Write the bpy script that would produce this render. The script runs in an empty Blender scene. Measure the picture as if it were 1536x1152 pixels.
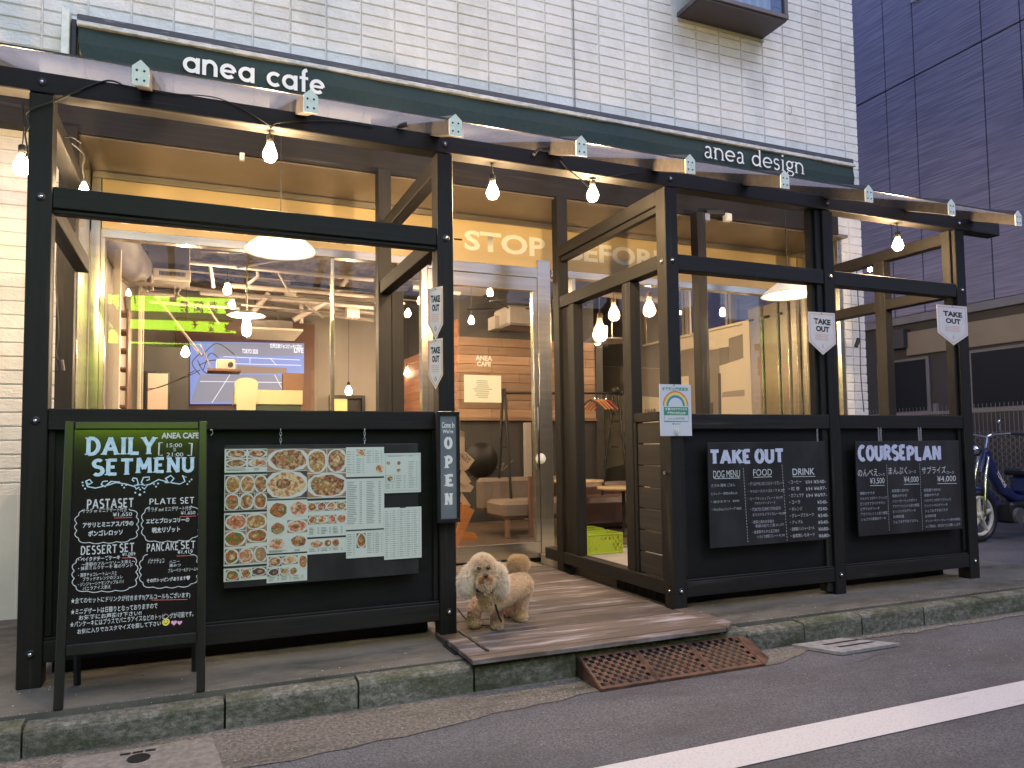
import bpy, bmesh, math, random
from mathutils import Vector, Matrix
random.seed(7)
S = bpy.context.scene
C = S.collection
R = math.radians

# ---------------------------------------------------------------- camera
F = 1072.9877; YAW = R(21.781); PIT = R(3.0863); ROL = R(-0.6452); PPX = -45.98; PPY = 36.28
CO = Vector((-0.46702, -4.0, 1.12))
fwd = Vector((math.sin(YAW)*math.cos(PIT), math.cos(YAW)*math.cos(PIT), math.sin(PIT)))
rgt0 = Vector((math.cos(YAW), -math.sin(YAW), 0)); up0 = rgt0.cross(fwd)
rgt = math.cos(ROL)*rgt0 + math.sin(ROL)*up0
upv = -math.sin(ROL)*rgt0 + math.cos(ROL)*up0
cam = bpy.data.cameras.new('camera'); co = bpy.data.objects.new('camera', cam); C.objects.link(co)
cam.sensor_fit = 'HORIZONTAL'; cam.sensor_width = 36.0; cam.lens = F/1536*36
cam.shift_x = -PPX/1536; cam.shift_y = PPY/1536; cam.clip_start = .05; cam.clip_end = 200
m = Matrix((rgt, upv, -fwd)).transposed().to_4x4(); m.translation = CO
co.matrix_world = m; S.camera = co

# ---------------------------------------------------------------- light
EXPOSURE = 0.40
SUN_DIR = Vector((0.45, -1.0, 1.45))      # towards the light
w = bpy.data.worlds.new('World'); S.world = w; w.use_nodes = True
nt = w.node_tree; nt.nodes.clear()
sky = nt.nodes.new('ShaderNodeTexSky'); sky.sky_type = 'NISHITA'; sky.sun_disc = False
sky.sun_elevation = math.asin(SUN_DIR.normalized().z); sky.sun_rotation = math.atan2(SUN_DIR.x, SUN_DIR.y)
sky.air_density = 1.6; sky.dust_density = .6; sky.ozone_density = 3.0
bg = nt.nodes.new('ShaderNodeBackground'); bg.inputs['Strength'].default_value = 0.15
out = nt.nodes.new('ShaderNodeOutputWorld')
tint = nt.nodes.new('ShaderNodeMix'); tint.data_type = 'RGBA'; tint.blend_type = 'MULTIPLY'; tint.inputs[0].default_value = 1; tint.inputs[7].default_value = (1.0, .90, 1.12, 1)
nt.links.new(sky.outputs[0], tint.inputs[6]); nt.links.new(tint.outputs[2], bg.inputs[0]); nt.links.new(bg.outputs[0], out.inputs[0])
sl = bpy.data.lights.new('sun', 'SUN'); sl.energy = 1.0; sl.angle = R(40); sl.color = (1.0, .945, .91)
so = bpy.data.objects.new('sun', sl); C.objects.link(so)
so.rotation_euler = SUN_DIR.to_track_quat('Z', 'Y').to_euler()
S.view_settings.view_transform = 'Standard'; S.view_settings.look = 'None'
S.view_settings.exposure = EXPOSURE; S.view_settings.gamma = 1; S.view_settings.use_curve_mapping = False
S.render.engine = 'CYCLES'
S.cycles.use_denoising = True
S.cycles.max_bounces = 6; S.cycles.transparent_max_bounces = 16
S.cycles.sample_clamp_indirect = 4.0; S.cycles.use_light_tree = True
S.cycles.caustics_reflective = False; S.cycles.caustics_refractive = False

# ---------------------------------------------------------------- pixel helpers (photo pixel -> point on a real plane)
def ray(a, b): return fwd + rgt*((a-768-PPX)/F) - upv*((b-576-PPY)/F)
def aty(a, b, y): d = ray(a, b); return CO + d*((y-CO.y)/d.y)
def atx(a, b, x): d = ray(a, b); return CO + d*((x-CO.x)/d.x)
def atz(a, b, z): d = ray(a, b); return CO + d*((z-CO.z)/d.z)
def proj(p):
    d = Vector(p)-CO; q = d.dot(fwd)
    if q <= .05: return None
    return (768+PPX+F*d.dot(rgt)/q, 576+PPY-F*d.dot(upv)/q)

# ---------------------------------------------------------------- materials
def mat(name, col, rough=.6, col2=None, scale=(8, 8, 8), detail=4, contrast=(.35, .65), bump=0., bscale=None, metal=0.,
        spec=.5, rough2=None, dirt=None, dscale=2., drange=(.55, .75), rnd=0., coat=0., coords='Object', bdist=.01, nrough=.55):
    m = bpy.data.materials.new(name); m.use_nodes = True; n = m.node_tree.nodes; l = m.node_tree.links
    p = n['Principled BSDF']; p.inputs['Roughness'].default_value = rough; p.inputs['Metallic'].default_value = metal
    p.inputs['Specular IOR Level'].default_value = spec; p.inputs['Coat Weight'].default_value = coat
    tc = n.new('ShaderNodeTexCoord')
    if coords == 'World': src = n.new('ShaderNodeNewGeometry').outputs['Position']
    else: src = tc.outputs[coords]
    def noise(sc, det=detail):
        mp = n.new('ShaderNodeMapping'); mp.inputs['Scale'].default_value = sc if hasattr(sc, '__len__') else (sc,)*3
        l.new(src, mp.inputs[0])
        t = n.new('ShaderNodeTexNoise'); t.inputs['Scale'].default_value = 1; t.inputs['Detail'].default_value = det
        t.inputs['Roughness'].default_value = nrough
        l.new(mp.outputs[0], t.inputs['Vector']); return t.outputs['Fac']
    def ramp(f, a, b):
        r = n.new('ShaderNodeMapRange'); r.inputs[1].default_value = a; r.inputs[2].default_value = b; l.new(f, r.inputs[0]); return r.outputs[0]
    def mixc(f, A, B):
        x = n.new('ShaderNodeMix'); x.data_type = 'RGBA'; l.new(f, x.inputs[0])
        for v, i in ((A, 6), (B, 7)):
            if hasattr(v, 'links') or isinstance(v, bpy.types.NodeSocket): l.new(v, x.inputs[i])
            else: x.inputs[i].default_value = (*v, 1)
        return x.outputs[2]
    cur = None
    if col2: 
        f = ramp(noise(scale), *contrast); cur = mixc(f, col, col2)
        if rough2 is not None:
            r = n.new('ShaderNodeMapRange'); r.inputs[3].default_value = rough; r.inputs[4].default_value = rough2
            l.new(f, r.inputs[0]); l.new(r.outputs[0], p.inputs['Roughness'])
    if dirt:
        f = ramp(noise(dscale, 6), *drange); cur = mixc(f, cur if cur else col, dirt)
    if rnd:
        oi = n.new('ShaderNodeObjectInfo'); hs = n.new('ShaderNodeHueSaturation')
        r = n.new('ShaderNodeMapRange'); r.inputs[3].default_value = 1-rnd; r.inputs[4].default_value = 1+rnd
        l.new(oi.outputs['Random'], r.inputs[0]); l.new(r.outputs[0], hs.inputs['Value'])
        if cur: l.new(cur, hs.inputs['Color'])
        else: hs.inputs['Color'].default_value = (*col, 1)
        cur = hs.outputs[0]
    if cur: l.new(cur, p.inputs['Base Color'])
    else: p.inputs['Base Color'].default_value = (*col, 1)
    if bump:
        b = n.new('ShaderNodeBump'); b.inputs['Strength'].default_value = bump; b.inputs['Distance'].default_value = bdist
        l.new(noise(bscale or scale, 5), b.inputs['Height']); l.new(b.outputs[0], p.inputs['Normal'])
    return m
def emit(name, col, s):
    m = bpy.data.materials.new(name); m.use_nodes = True; p = m.node_tree.nodes['Principled BSDF']
    p.inputs['Base Color'].default_value = (*[c*.5 for c in col], 1); p.inputs['Emission Color'].default_value = (*col, 1)
    p.inputs['Emission Strength'].default_value = s; return m
def glassmat(name, tint=(1, 1, 1), ior=1.45, rough=0.0, diff=0.0, dcol=(.8, .8, .8), transl=False):
    m = bpy.data.materials.new(name); m.use_nodes = True; n = m.node_tree.nodes; l = m.node_tree.links; n.clear()
    o = n.new('ShaderNodeOutputMaterial'); t = n.new('ShaderNodeBsdfTransparent'); t.inputs[0].default_value = (*tint, 1)
    g = n.new('ShaderNodeBsdfGlossy'); g.inputs['Roughness'].default_value = rough
    f = n.new('ShaderNodeFresnel'); gb = n.new('ShaderNodeNewGeometry'); mr = n.new('ShaderNodeMapRange')
    mr.inputs[3].default_value = ior; mr.inputs[4].default_value = 1/ior; l.new(gb.outputs['Backfacing'], mr.inputs[0]); l.new(mr.outputs[0], f.inputs[0])
    x = n.new('ShaderNodeMixShader'); l.new(f.outputs[0], x.inputs[0]); l.new(t.outputs[0], x.inputs[1]); l.new(g.outputs[0], x.inputs[2])
    last = x
    if diff:
        d = n.new('ShaderNodeBsdfTranslucent' if transl else 'ShaderNodeBsdfDiffuse'); d.inputs[0].default_value = (*dcol, 1)
        y = n.new('ShaderNodeMixShader'); y.inputs[0].default_value = diff
        l.new(x.outputs[0], y.inputs[1]); l.new(d.outputs[0], y.inputs[2]); last = y
    l.new(last.outputs[0], o.inputs[0]); return m

BK = (.013, .0135, .015); BK2 = (.024, .021, .018)
def woodm(name, ax, a=BK, b=BK2, rough=.5, bump=.35, rnd=.15, spec=.22, dirt=(.085, .075, .062), dr=(.62, .80)):
    sc = [42, 42, 42]; sc[ax] = 2.2
    return mat(name, a, rough, b, tuple(sc), 5, (.3, .75), bump, None, 0, spec, rough+.15, dirt, tuple(s*.35 for s in sc), dr, rnd, bdist=.004)
W_X, W_Y, W_Z = (woodm('black_stained_timber_%s' % 'xyz'[i], i) for i in range(3))
M_PANEL = woodm('black_panel_boards', 0, (.012, .013, .014), (.022, .021, .02), .55, .25)
M_PARAPET = mat('black_painted_panel', (.008, .0085, .0095), .55, (.014, .014, .0145), (3, 3, 14), 4, (.3, .7), .1, None, 0, .2)
M_SIDING = mat('white_siding_block', (.70, .69, .665), .75, (.78, .775, .75), (9, 9, 9), 4, (.3, .7), .9, (34, 34, 60), 0, .25, None, (.56, .55, .50), (2.6, 2.6, 1.3), (.50, .80), .04, bdist=.009, coords='World')
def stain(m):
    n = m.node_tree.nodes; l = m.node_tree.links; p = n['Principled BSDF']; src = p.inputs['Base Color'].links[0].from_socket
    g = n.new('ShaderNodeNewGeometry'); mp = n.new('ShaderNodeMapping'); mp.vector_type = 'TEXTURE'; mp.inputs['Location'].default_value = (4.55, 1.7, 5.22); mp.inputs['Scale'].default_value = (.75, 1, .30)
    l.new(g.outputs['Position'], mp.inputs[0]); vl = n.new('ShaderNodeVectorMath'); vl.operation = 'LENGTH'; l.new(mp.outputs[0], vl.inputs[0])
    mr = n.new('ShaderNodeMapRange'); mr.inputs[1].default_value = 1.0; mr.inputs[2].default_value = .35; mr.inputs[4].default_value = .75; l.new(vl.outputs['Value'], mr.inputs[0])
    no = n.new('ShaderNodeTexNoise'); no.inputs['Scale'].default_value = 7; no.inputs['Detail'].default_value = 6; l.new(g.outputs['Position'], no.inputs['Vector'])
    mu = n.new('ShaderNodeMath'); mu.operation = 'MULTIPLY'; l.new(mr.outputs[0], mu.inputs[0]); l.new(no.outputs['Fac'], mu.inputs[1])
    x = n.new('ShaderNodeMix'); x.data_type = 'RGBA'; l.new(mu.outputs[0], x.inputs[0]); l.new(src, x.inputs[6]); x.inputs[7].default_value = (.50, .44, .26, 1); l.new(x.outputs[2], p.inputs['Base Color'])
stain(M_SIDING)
M_SIDEBACK = mat('siding_joint', (.70, .70, .69), .8, (.76, .755, .74), (3, 3, 6), 5, (.35, .6), dirt=(.40, .40, .37), dscale=(3, 3, 4), drange=(.60, .80), coords='World')
M_RENDER = mat('painted_wall_base', (.60, .60, .56), .8, (.68, .68, .64), (3, 3, 3), 4, dirt=(.2, .21, .17), dscale=(2, 2, 1.2), drange=(.58, .8), bump=.1, bscale=(30, 30, 30))
M_ASPH = mat('asphalt', (.058, .058, .067), .85, (.21, .207, .23), (95, 95, 95), 3, (.3, .72), 1., (120, 120, 120), 0, .25, None, (.070, .065, .070), (.7, 1.6, .7), (.45, .75), bdist=.006, nrough=.7)
M_LINE = mat('road_paint', (.58, .56, .585), .7, (.42, .41, .425), (90, 90, 90), 4, (.5, .75), .3, (140, 140, 140), dirt=(.3, .29, .31), dscale=(3, 14, 3), drange=(.66, .85), bdist=.003)
M_CONC = mat('sidewalk_concrete', (.085, .081, .072), .8, (.18, .17, .148), (2.2, 3.5, 2.2), 7, (.3, .72), .35, (60, 60, 60), 0, .35, None, (.045, .046, .038), (1.1, 2.6, 1.1), (.5, .68), bdist=.006, nrough=.65)
M_KERB = mat('mossy_kerb', (.12, .12, .10), .85, (.36, .35, .32), (28, 28, 40), 6, (.42, .72), .9, (70, 70, 70), 0, .2, None, (.065, .080, .042), (2.6, 2.6, 7), (.42, .66), .15, bdist=.012, nrough=.72, coords='World')
M_GUT = mat('gutter_concrete', (.12, .11, .10), .85, (.30, .27, .24), (55, 55, 55), 5, (.4, .68), .9, (90, 90, 90), 0, .2, None, (.07, .07, .055), (1.5, 4, 1.5), (.5, .7), bdist=.01, nrough=.7)
M_IRON = mat('rusty_iron', (.115, .062, .045), .5, (.22, .125, .085), (14, 14, 14), 6, (.35, .7), .35, (60, 60, 60), .55, .5, .7, (.06, .045, .04), (5, 5, 5), (.45, .75))
M_STEEL = mat('grey_steel', (.30, .30, .30), .35, (.42, .42, .41), (6, 6, 6), 4, bump=.05, metal=.8)
M_ALU = mat('champagne_aluminium', (.55, .51, .42), .24, (.66, .62, .52), (1, 1, 30), 4, metal=.92, spec=.5)
M_DARKMET = mat('dark_metal', (.03, .03, .032), .4, (.05, .05, .05), (20, 20, 20), metal=.6)
M_BLACK = mat('black_rubber', (.012, .012, .012), .5)
M_DECK = mat('deck_board', (.078, .060, .051), .6, (.16, .125, .105), (3, 40, 40), 6, (.3, .7), .8, (4, 60, 60), 0, .4, .75, (.32, .29, .32), (2.4, 16, 6), (.52, .70), .30, bdist=.004)
M_PLATE = mat('white_plate_green_cast', (.72, .76, .70), .5, (.6, .64, .58), (30, 30, 30), 4)  # white plate with the sign's green light mixed into its colour
M_RAFTER = mat('aluminium_rafter', (.045, .040, .038), .42, (.07, .062, .056), (3, 30, 30), 4, metal=.4)
M_POLY = glassmat('polycarbonate_roof', (.92, .90, .92), 1.35, .12, .22, (.74, .71, .72), True)
M_GLASS = glassmat('window_glass', (.97, .975, .97), 1.52, 0)
M_AWN = mat('dark_green_canvas', (.020, .040, .040), .75, (.027, .050, .050), (30, 30, 30), 5, (.3, .7), .15, (300, 300, 300), 0, .3, None, (.03, .05, .045), (1, 1, 1), (.5, .8))
M_AWNEDGE = mat('awning_white_edge', (.62, .62, .60), .6, (.42, .42, .38), (14, 14, 40), 5, (.42, .62))
M_AWNTOP = mat('awning_dark_hood', (.05, .055, .07), .6, (.22, .22, .24), (8, 8, 60), 5, (.55, .8))
M_WHITE = mat('white_letter_film', (.80, .80, .78), .5)
M_SOFFIT = mat('brown_soffit', (.19, .155, .125), .38, (.23, .19, .155), (2, 2, 2), 3, metal=.35)
M_FASCIA = mat('ochre_film', (.62, .47, .23), .45, (.68, .52, .27), (.8, .8, 6), 3)
M_FLET = mat('pale_film_letter', (.90, .88, .72), .5)
M_CHALKB = mat('chalkboard', (.010, .0105, .012), .5, (.034, .035, .038), (4, 4, 1.6), 6, (.42, .72), .08, (60, 60, 60))
M_GLOSSB = mat('gloss_blackboard', (.010, .009, .009), .13, (.013, .012, .012), (4, 4, 4), spec=.6, bump=.02, bscale=(3, 3, 3), bdist=.02)
M_CHALK = mat('white_chalk', (.66, .69, .70), .8, (.44, .46, .48), (120, 120, 120), 3, (.4, .7))
M_CHALKBLUE = mat('pale_blue_chalk', (.42, .62, .78), .8, (.62, .78, .86), (40, 40, 40), 3)
M_CHALKB2 = mat('lavender_chalk', (.48, .52, .72), .8, (.62, .66, .80), (60, 60, 60), 3)
M_CHALKR = mat('red_chalk', (.70, .16, .13), .8)
M_YEL = mat('yellow_chalk', (.85, .72, .10), .8); M_PINK = mat('pink_chalk', (.85, .40, .62), .8)
M_PAPER = mat('menu_paper_green_cast', (.60, .66, .60), .55, (.64, .70, .64), (5, 5, 5))  # white paper, green cast of the shop sign put into the colour
M_INK = mat('grey_ink', (.16, .17, .16), .7)
M_INKB = mat('black_ink', (.02, .02, .02), .7)
M_CREAM = mat('cream_wall', (.78, .71, .60), .8, (.82, .75, .64), (1, 1, 1))
M_GREYW = mat('grey_mural_paint', (.30, .27, .25), .8, (.33, .30, .275), (2, 2, 2))
M_TAUPE = mat('taupe_wall', (.38, .345, .315), .85, (.42, .385, .35), (1.2, 1.2, 1.2))
M_DARKW = mat('dark_wall', (.045, .042, .045), .7, (.065, .06, .062), (1.5, 1.5, 1.5))
M_CEIL = mat('rough_concrete_ceiling', (.10, .088, .082), .9, (.36, .32, .295), (3.5, 3.5, 3.5), 8, (.35, .68), 1., (5, 5, 5), bdist=.12, nrough=.7)
M_PIPE = mat('painted_pipe', (.36, .31, .285), .5, (.44, .385, .35), (3, 3, 3))
M_DUCT = mat('grey_duct', (.22, .20, .185), .6, (.36, .32, .29), (2, 2, 2))
M_PLANK = mat('red_cedar_plank', (.27, .16, .105), .6, (.42, .28, .195), (1.6, 14, 14), 5, (.3, .75), .15, (3, 30, 30), 0, .35, None, (.25, .115, .06), (1, 6, 6), (.6, .8), .3, bdist=.004)
M_FLOORIN = mat('cafe_floor', (.10, .07, .05), .4, (.14, .10, .07), (2, 12, 2), 4)
M_CHROME = mat('chrome', (.75, .75, .76), .12, metal=1.)
M_CHAIN = mat('chain_steel', (.70, .70, .70), .3, metal=.9)

# ---------------------------------------------------------------- mesh builder
class MB:
    def __init__(s): s.v = []; s.f = []; s.mi = []; s.sm = []
    def add(s, vs, fs, mi=0, smooth=False):
        o = len(s.v); s.v += [tuple(v) for v in vs]; s.f += [tuple(i+o for i in f) for f in fs]
        s.mi += [mi]*len(fs); s.sm += [smooth]*len(fs); return s
    def box(s, x0, x1, y0, y1, z0, z1, mi=0, M=None):
        vs = [Vector(p) for p in ((x0,y0,z0),(x1,y0,z0),(x1,y1,z0),(x0,y1,z0),(x0,y0,z1),(x1,y0,z1),(x1,y1,z1),(x0,y1,z1))]
        if M: vs = [M@v for v in vs]
        return s.add(vs, [(0,3,2,1),(4,5,6,7),(0,1,5,4),(1,2,6,5),(2,3,7,6),(3,0,4,7)], mi)
    def bbox(s, x0, x1, y0, y1, z0, z1, b=.004, mi=0):
        # box with all long edges chamfered
        vs = []; fs = []
        X = (x0, x0+b, x1-b, x1); Yy = (y0, y0+b, y1-b, y1); Z = (z0, z0+b, z1-b, z1)
        bm = bmesh.new(); bmesh.ops.create_cube(bm, size=1)
        for v in bm.verts: v.co = Vector(((x0+x1)/2+v.co.x*(x1-x0), (y0+y1)/2+v.co.y*(y1-y0), (z0+z1)/2+v.co.z*(z1-z0)))
        bmesh.ops.bevel(bm, geom=list(bm.edges), offset=min(b, (x1-x0)*.3, (y1-y0)*.3, (z1-z0)*.3), segments=1, affect='EDGES')
        bm.verts.index_update()
        s.add([v.co.copy() for v in bm.verts], [[v.index for v in f.verts] for f in bm.faces], mi); bm.free(); return s
    def cyl(s, a, b, r, r2=None, n=10, mi=0, caps=True, smooth=True):
        a = Vector(a); b = Vector(b); r2 = r if r2 is None else r2; d = (b-a)
        if d.length < 1e-6: return s
        d.normalize(); t = Vector((0, 0, 1)) if abs(d.z) < .9 else Vector((1, 0, 0)); u = d.cross(t).normalized(); w_ = d.cross(u)
        vs = [a+(u*math.cos(2*math.pi*i/n)+w_*math.sin(2*math.pi*i/n))*r for i in range(n)] + [b+(u*math.cos(2*math.pi*i/n)+w_*math.sin(2*math.pi*i/n))*r2 for i in range(n)]
        s.add(vs, [(i, (i+1) % n, n+(i+1) % n, n+i) for i in range(n)], mi, smooth)
        if caps: s.add(vs[:n], [tuple(range(n))[::-1]], mi); s.add(vs[n:], [tuple(range(n))], mi)
        return s
    def tube(s, pts, r, n=8, mi=0):
        pts = [Vector(p) for p in pts]; N = len(pts); vs = []; u = None
        for i, p in enumerate(pts):
            d = (pts[min(i+1, N-1)]-pts[max(i-1, 0)]).normalized()
            if u is None:
                t = Vector((0, 0, 1)) if abs(d.z) < .9 else Vector((1, 0, 0)); u = d.cross(t).normalized()
            else: u = (u-d*u.dot(d)).normalized()
            w_ = d.cross(u); rr = r[i] if hasattr(r, '__len__') else r
            vs += [p+(u*math.cos(2*math.pi*k/n)+w_*math.sin(2*math.pi*k/n))*rr for k in range(n)]
        s.add(vs, [(i*n+k, i*n+(k+1) % n, (i+1)*n+(k+1) % n, (i+1)*n+k) for i in range(N-1) for k in range(n)] , mi, True)
        s.add(vs[:n], [tuple(range(n))[::-1]], mi); s.add(vs[-n:], [tuple(range(n))], mi); return s
    def lathe(s, c, prof, n=24, mi=0, axis=None):
        c = Vector(c); vs = []; Q = Matrix.Identity(3) if axis is None else Vector((0, 0, 1)).rotation_difference(Vector(axis)).to_matrix()
        for r, z in prof: vs += [c+Q@Vector((r*math.cos(2*math.pi*k/n), r*math.sin(2*math.pi*k/n), z)) for k in range(n)]
        s.add(vs, [(i*n+k, i*n+(k+1) % n, (i+1)*n+(k+1) % n, (i+1)*n+k) for i in range(len(prof)-1) for k in range(n)], mi, True); return s
    def ball(s, c, r, n=12, mi=0, sc=(1, 1, 1)):
        c = Vector(c); vs = [c+Vector((0, 0, r*sc[2]))]; fs = []; m_ = n//2+1
        for i in range(1, m_):
            t = math.pi*i/m_
            vs += [c+Vector((r*sc[0]*math.sin(t)*math.cos(2*math.pi*k/n), r*sc[1]*math.sin(t)*math.sin(2*math.pi*k/n), r*sc[2]*math.cos(t))) for k in range(n)]
        vs.append(c-Vector((0, 0, r*sc[2])))
        fs += [(0, 1+k, 1+(k+1) % n) for k in range(n)]
        for i in range(m_-2): fs += [(1+i*n+k, 1+(i+1)*n+k, 1+(i+1)*n+(k+1) % n, 1+i*n+(k+1) % n) for k in range(n)]
        L = len(vs)-1; o = 1+(m_-2)*n; fs += [(o+k, L, o+(k+1) % n) for k in range(n)]
        s.add(vs, fs, mi, True); return s
    def prism(s, poly, a, b, plane='xz', mi=0):
        # polygon (u,v) extruded between a and b along the third axis
        def P(u, v, t): return {'xz': (u, t, v), 'xy': (u, v, t), 'yz': (t, u, v)}[plane]
        n = len(poly); vs = [P(u, v, a) for u, v in poly]+[P(u, v, b) for u, v in poly]
        s.add(vs, [tuple(range(n)), tuple(range(2*n-1, n-1, -1))]+[(i, i+n, (i+1) % n+n, (i+1) % n) for i in range(n)], mi); return s
    def ribbon(s, pts, wd, y, mi=0, closed=False, M=None, th=.0008):
        # flat stroke in the xz plane, y = depth
        n = len(pts); L = []; Rr = []
        for i, (x, z) in enumerate(pts):
            if closed: a = pts[(i-1) % n]; b = pts[(i+1) % n]
            else: a = pts[max(i-1, 0)]; b = pts[min(i+1, n-1)]
            dx, dz = b[0]-a[0], b[1]-a[1]; q = math.hypot(dx, dz) or 1; nx, nz = -dz/q, dx/q
            k = 1.
            if 0 < i < n-1 or closed:
                d1 = (pts[i][0]-a[0], pts[i][1]-a[1]); l1 = math.hypot(*d1) or 1
                cs = abs((-d1[1]/l1)*nx+(d1[0]/l1)*nz); k = 1/max(cs, .5)
            ww = wd[i] if hasattr(wd, '__len__') else wd
            L.append((x+nx*ww/2*k, y, z+nz*ww/2*k)); Rr.append((x-nx*ww/2*k, y, z-nz*ww/2*k))
        vs = L+Rr; fs = [(i, i+1, n+i+1, n+i) for i in range(n-1)]
        if closed: fs.append((n-1, 0, n, 2*n-1))
        s.add(vs, fs, mi); return s
    def build(s, name, mats, parent=None, local=False, smooth=None, label=None):
        me = bpy.data.meshes.new(name); me.from_pydata(s.v, [], s.f)
        mats = mats if isinstance(mats, (list, tuple)) else [mats]
        for m_ in mats: me.materials.append(m_)
        me.polygons.foreach_set('material_index', s.mi); me.polygons.foreach_set('use_smooth', s.sm if smooth is None else [smooth]*len(s.f))
        me.validate(); me.update()
        o = bpy.data.objects.new(name, me); C.objects.link(o)
        if parent is not None:
            o.parent = parent
            if not local: o.matrix_parent_inverse = MWI[parent.name]
            MWI[o.name] = Matrix.Identity(4) if not local else None
            if not local: MWI[o.name] = Matrix.Identity(4)
        else: MWI[o.name] = Matrix.Identity(4)
        if label: o['label'] = label
        return o
MWI = {}
def tag(o, label=None, cat=None, group=None, kind=None):
    if label: o['label'] = label
    if cat: o['category'] = cat
    if group: o['group'] = group
    if kind: o['kind'] = kind
    return o
def thing(name, label, cat, loc=(0, 0, 0), rot=(0, 0, 0), group=None):
    o = bpy.data.objects.new(name, None); C.objects.link(o); o.location = loc; o.rotation_euler = rot; o.empty_display_size = .1
    tag(o, label, cat, group)
    from mathutils import Euler
    M = Matrix.Translation(loc) @ Euler(rot).to_matrix().to_4x4()
    MWI[o.name] = M.inverted(); return o
def struct(name, mb, m_, parent=None):
    o = mb.build(name, m_, parent); o['kind'] = 'structure'; return o
def B(name, m_, parent, *a, bev=.004, **k):
    mb = MB()
    mb.bbox(*a, b=bev) if bev else mb.box(*a)
    return mb.build(name, m_, parent, **k)
def inst(name, me, parent, M, local=False):
    o = bpy.data.objects.new(name, me); C.objects.link(o); o.parent = parent
    if not local: o.matrix_parent_inverse = MWI[parent.name]
    o.matrix_basis = M; MWI[o.name] = Matrix.Identity(4); return o
TEXTS = []
def text(s, box, y, m_, parent, name='lettering', bold=0., local=False, shear=0, ext=.0006, label=None, slope=0, jit=0):
    """flat lettering fitted into box=(x0,z0,x1,z1) on the plane y (facing -y); slope raises the right end"""
    cu = bpy.data.curves.new(name, 'FONT'); cu.body = s; cu.size = 1; cu.offset = bold; cu.shear = shear; cu.resolution_u = 3
    o = bpy.data.objects.new(name, cu); C.objects.link(o); TEXTS.append((o, box, y, m_, parent, name, local, ext, label, slope, jit))
def flush_texts():
    bpy.context.view_layer.update(); dg = bpy.context.evaluated_depsgraph_get()
    for (o, box, y, m_, parent, name, local, ext, label, slope, jit) in TEXTS:
        me = bpy.data.meshes.new_from_object(o.evaluated_get(dg)); cu = o.data
        bpy.data.objects.remove(o)
        if not me.vertices: print('EMPTY TEXT'); continue
        xs = [v.co.x for v in me.vertices]; zs = [v.co.y for v in me.vertices]
        a0, a1, b0, b1 = min(xs), max(xs), min(zs), max(zs); x0, z0, x1, z1 = box
        sx = (x1-x0)/max(a1-a0, 1e-6); sz = (z1-z0)/max(b1-b0, 1e-6)
        for v in me.vertices:
            x = x0+(v.co.x-a0)*sx; z = z0+(v.co.y-b0)*sz+slope*(x-x0)
            if jit: z += jit*math.sin(x*140+x0*50)+jit*.6*math.sin(x*61)
            v.co = Vector((x, y, z))
        me.name = name; me.materials.clear(); me.materials.append(m_)
        ob = bpy.data.objects.new(name, me); C.objects.link(ob)
        ob.parent = parent
        if not local: ob.matrix_parent_inverse = MWI[parent.name]
        if label: ob['label'] = label
    TEXTS.clear()
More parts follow.
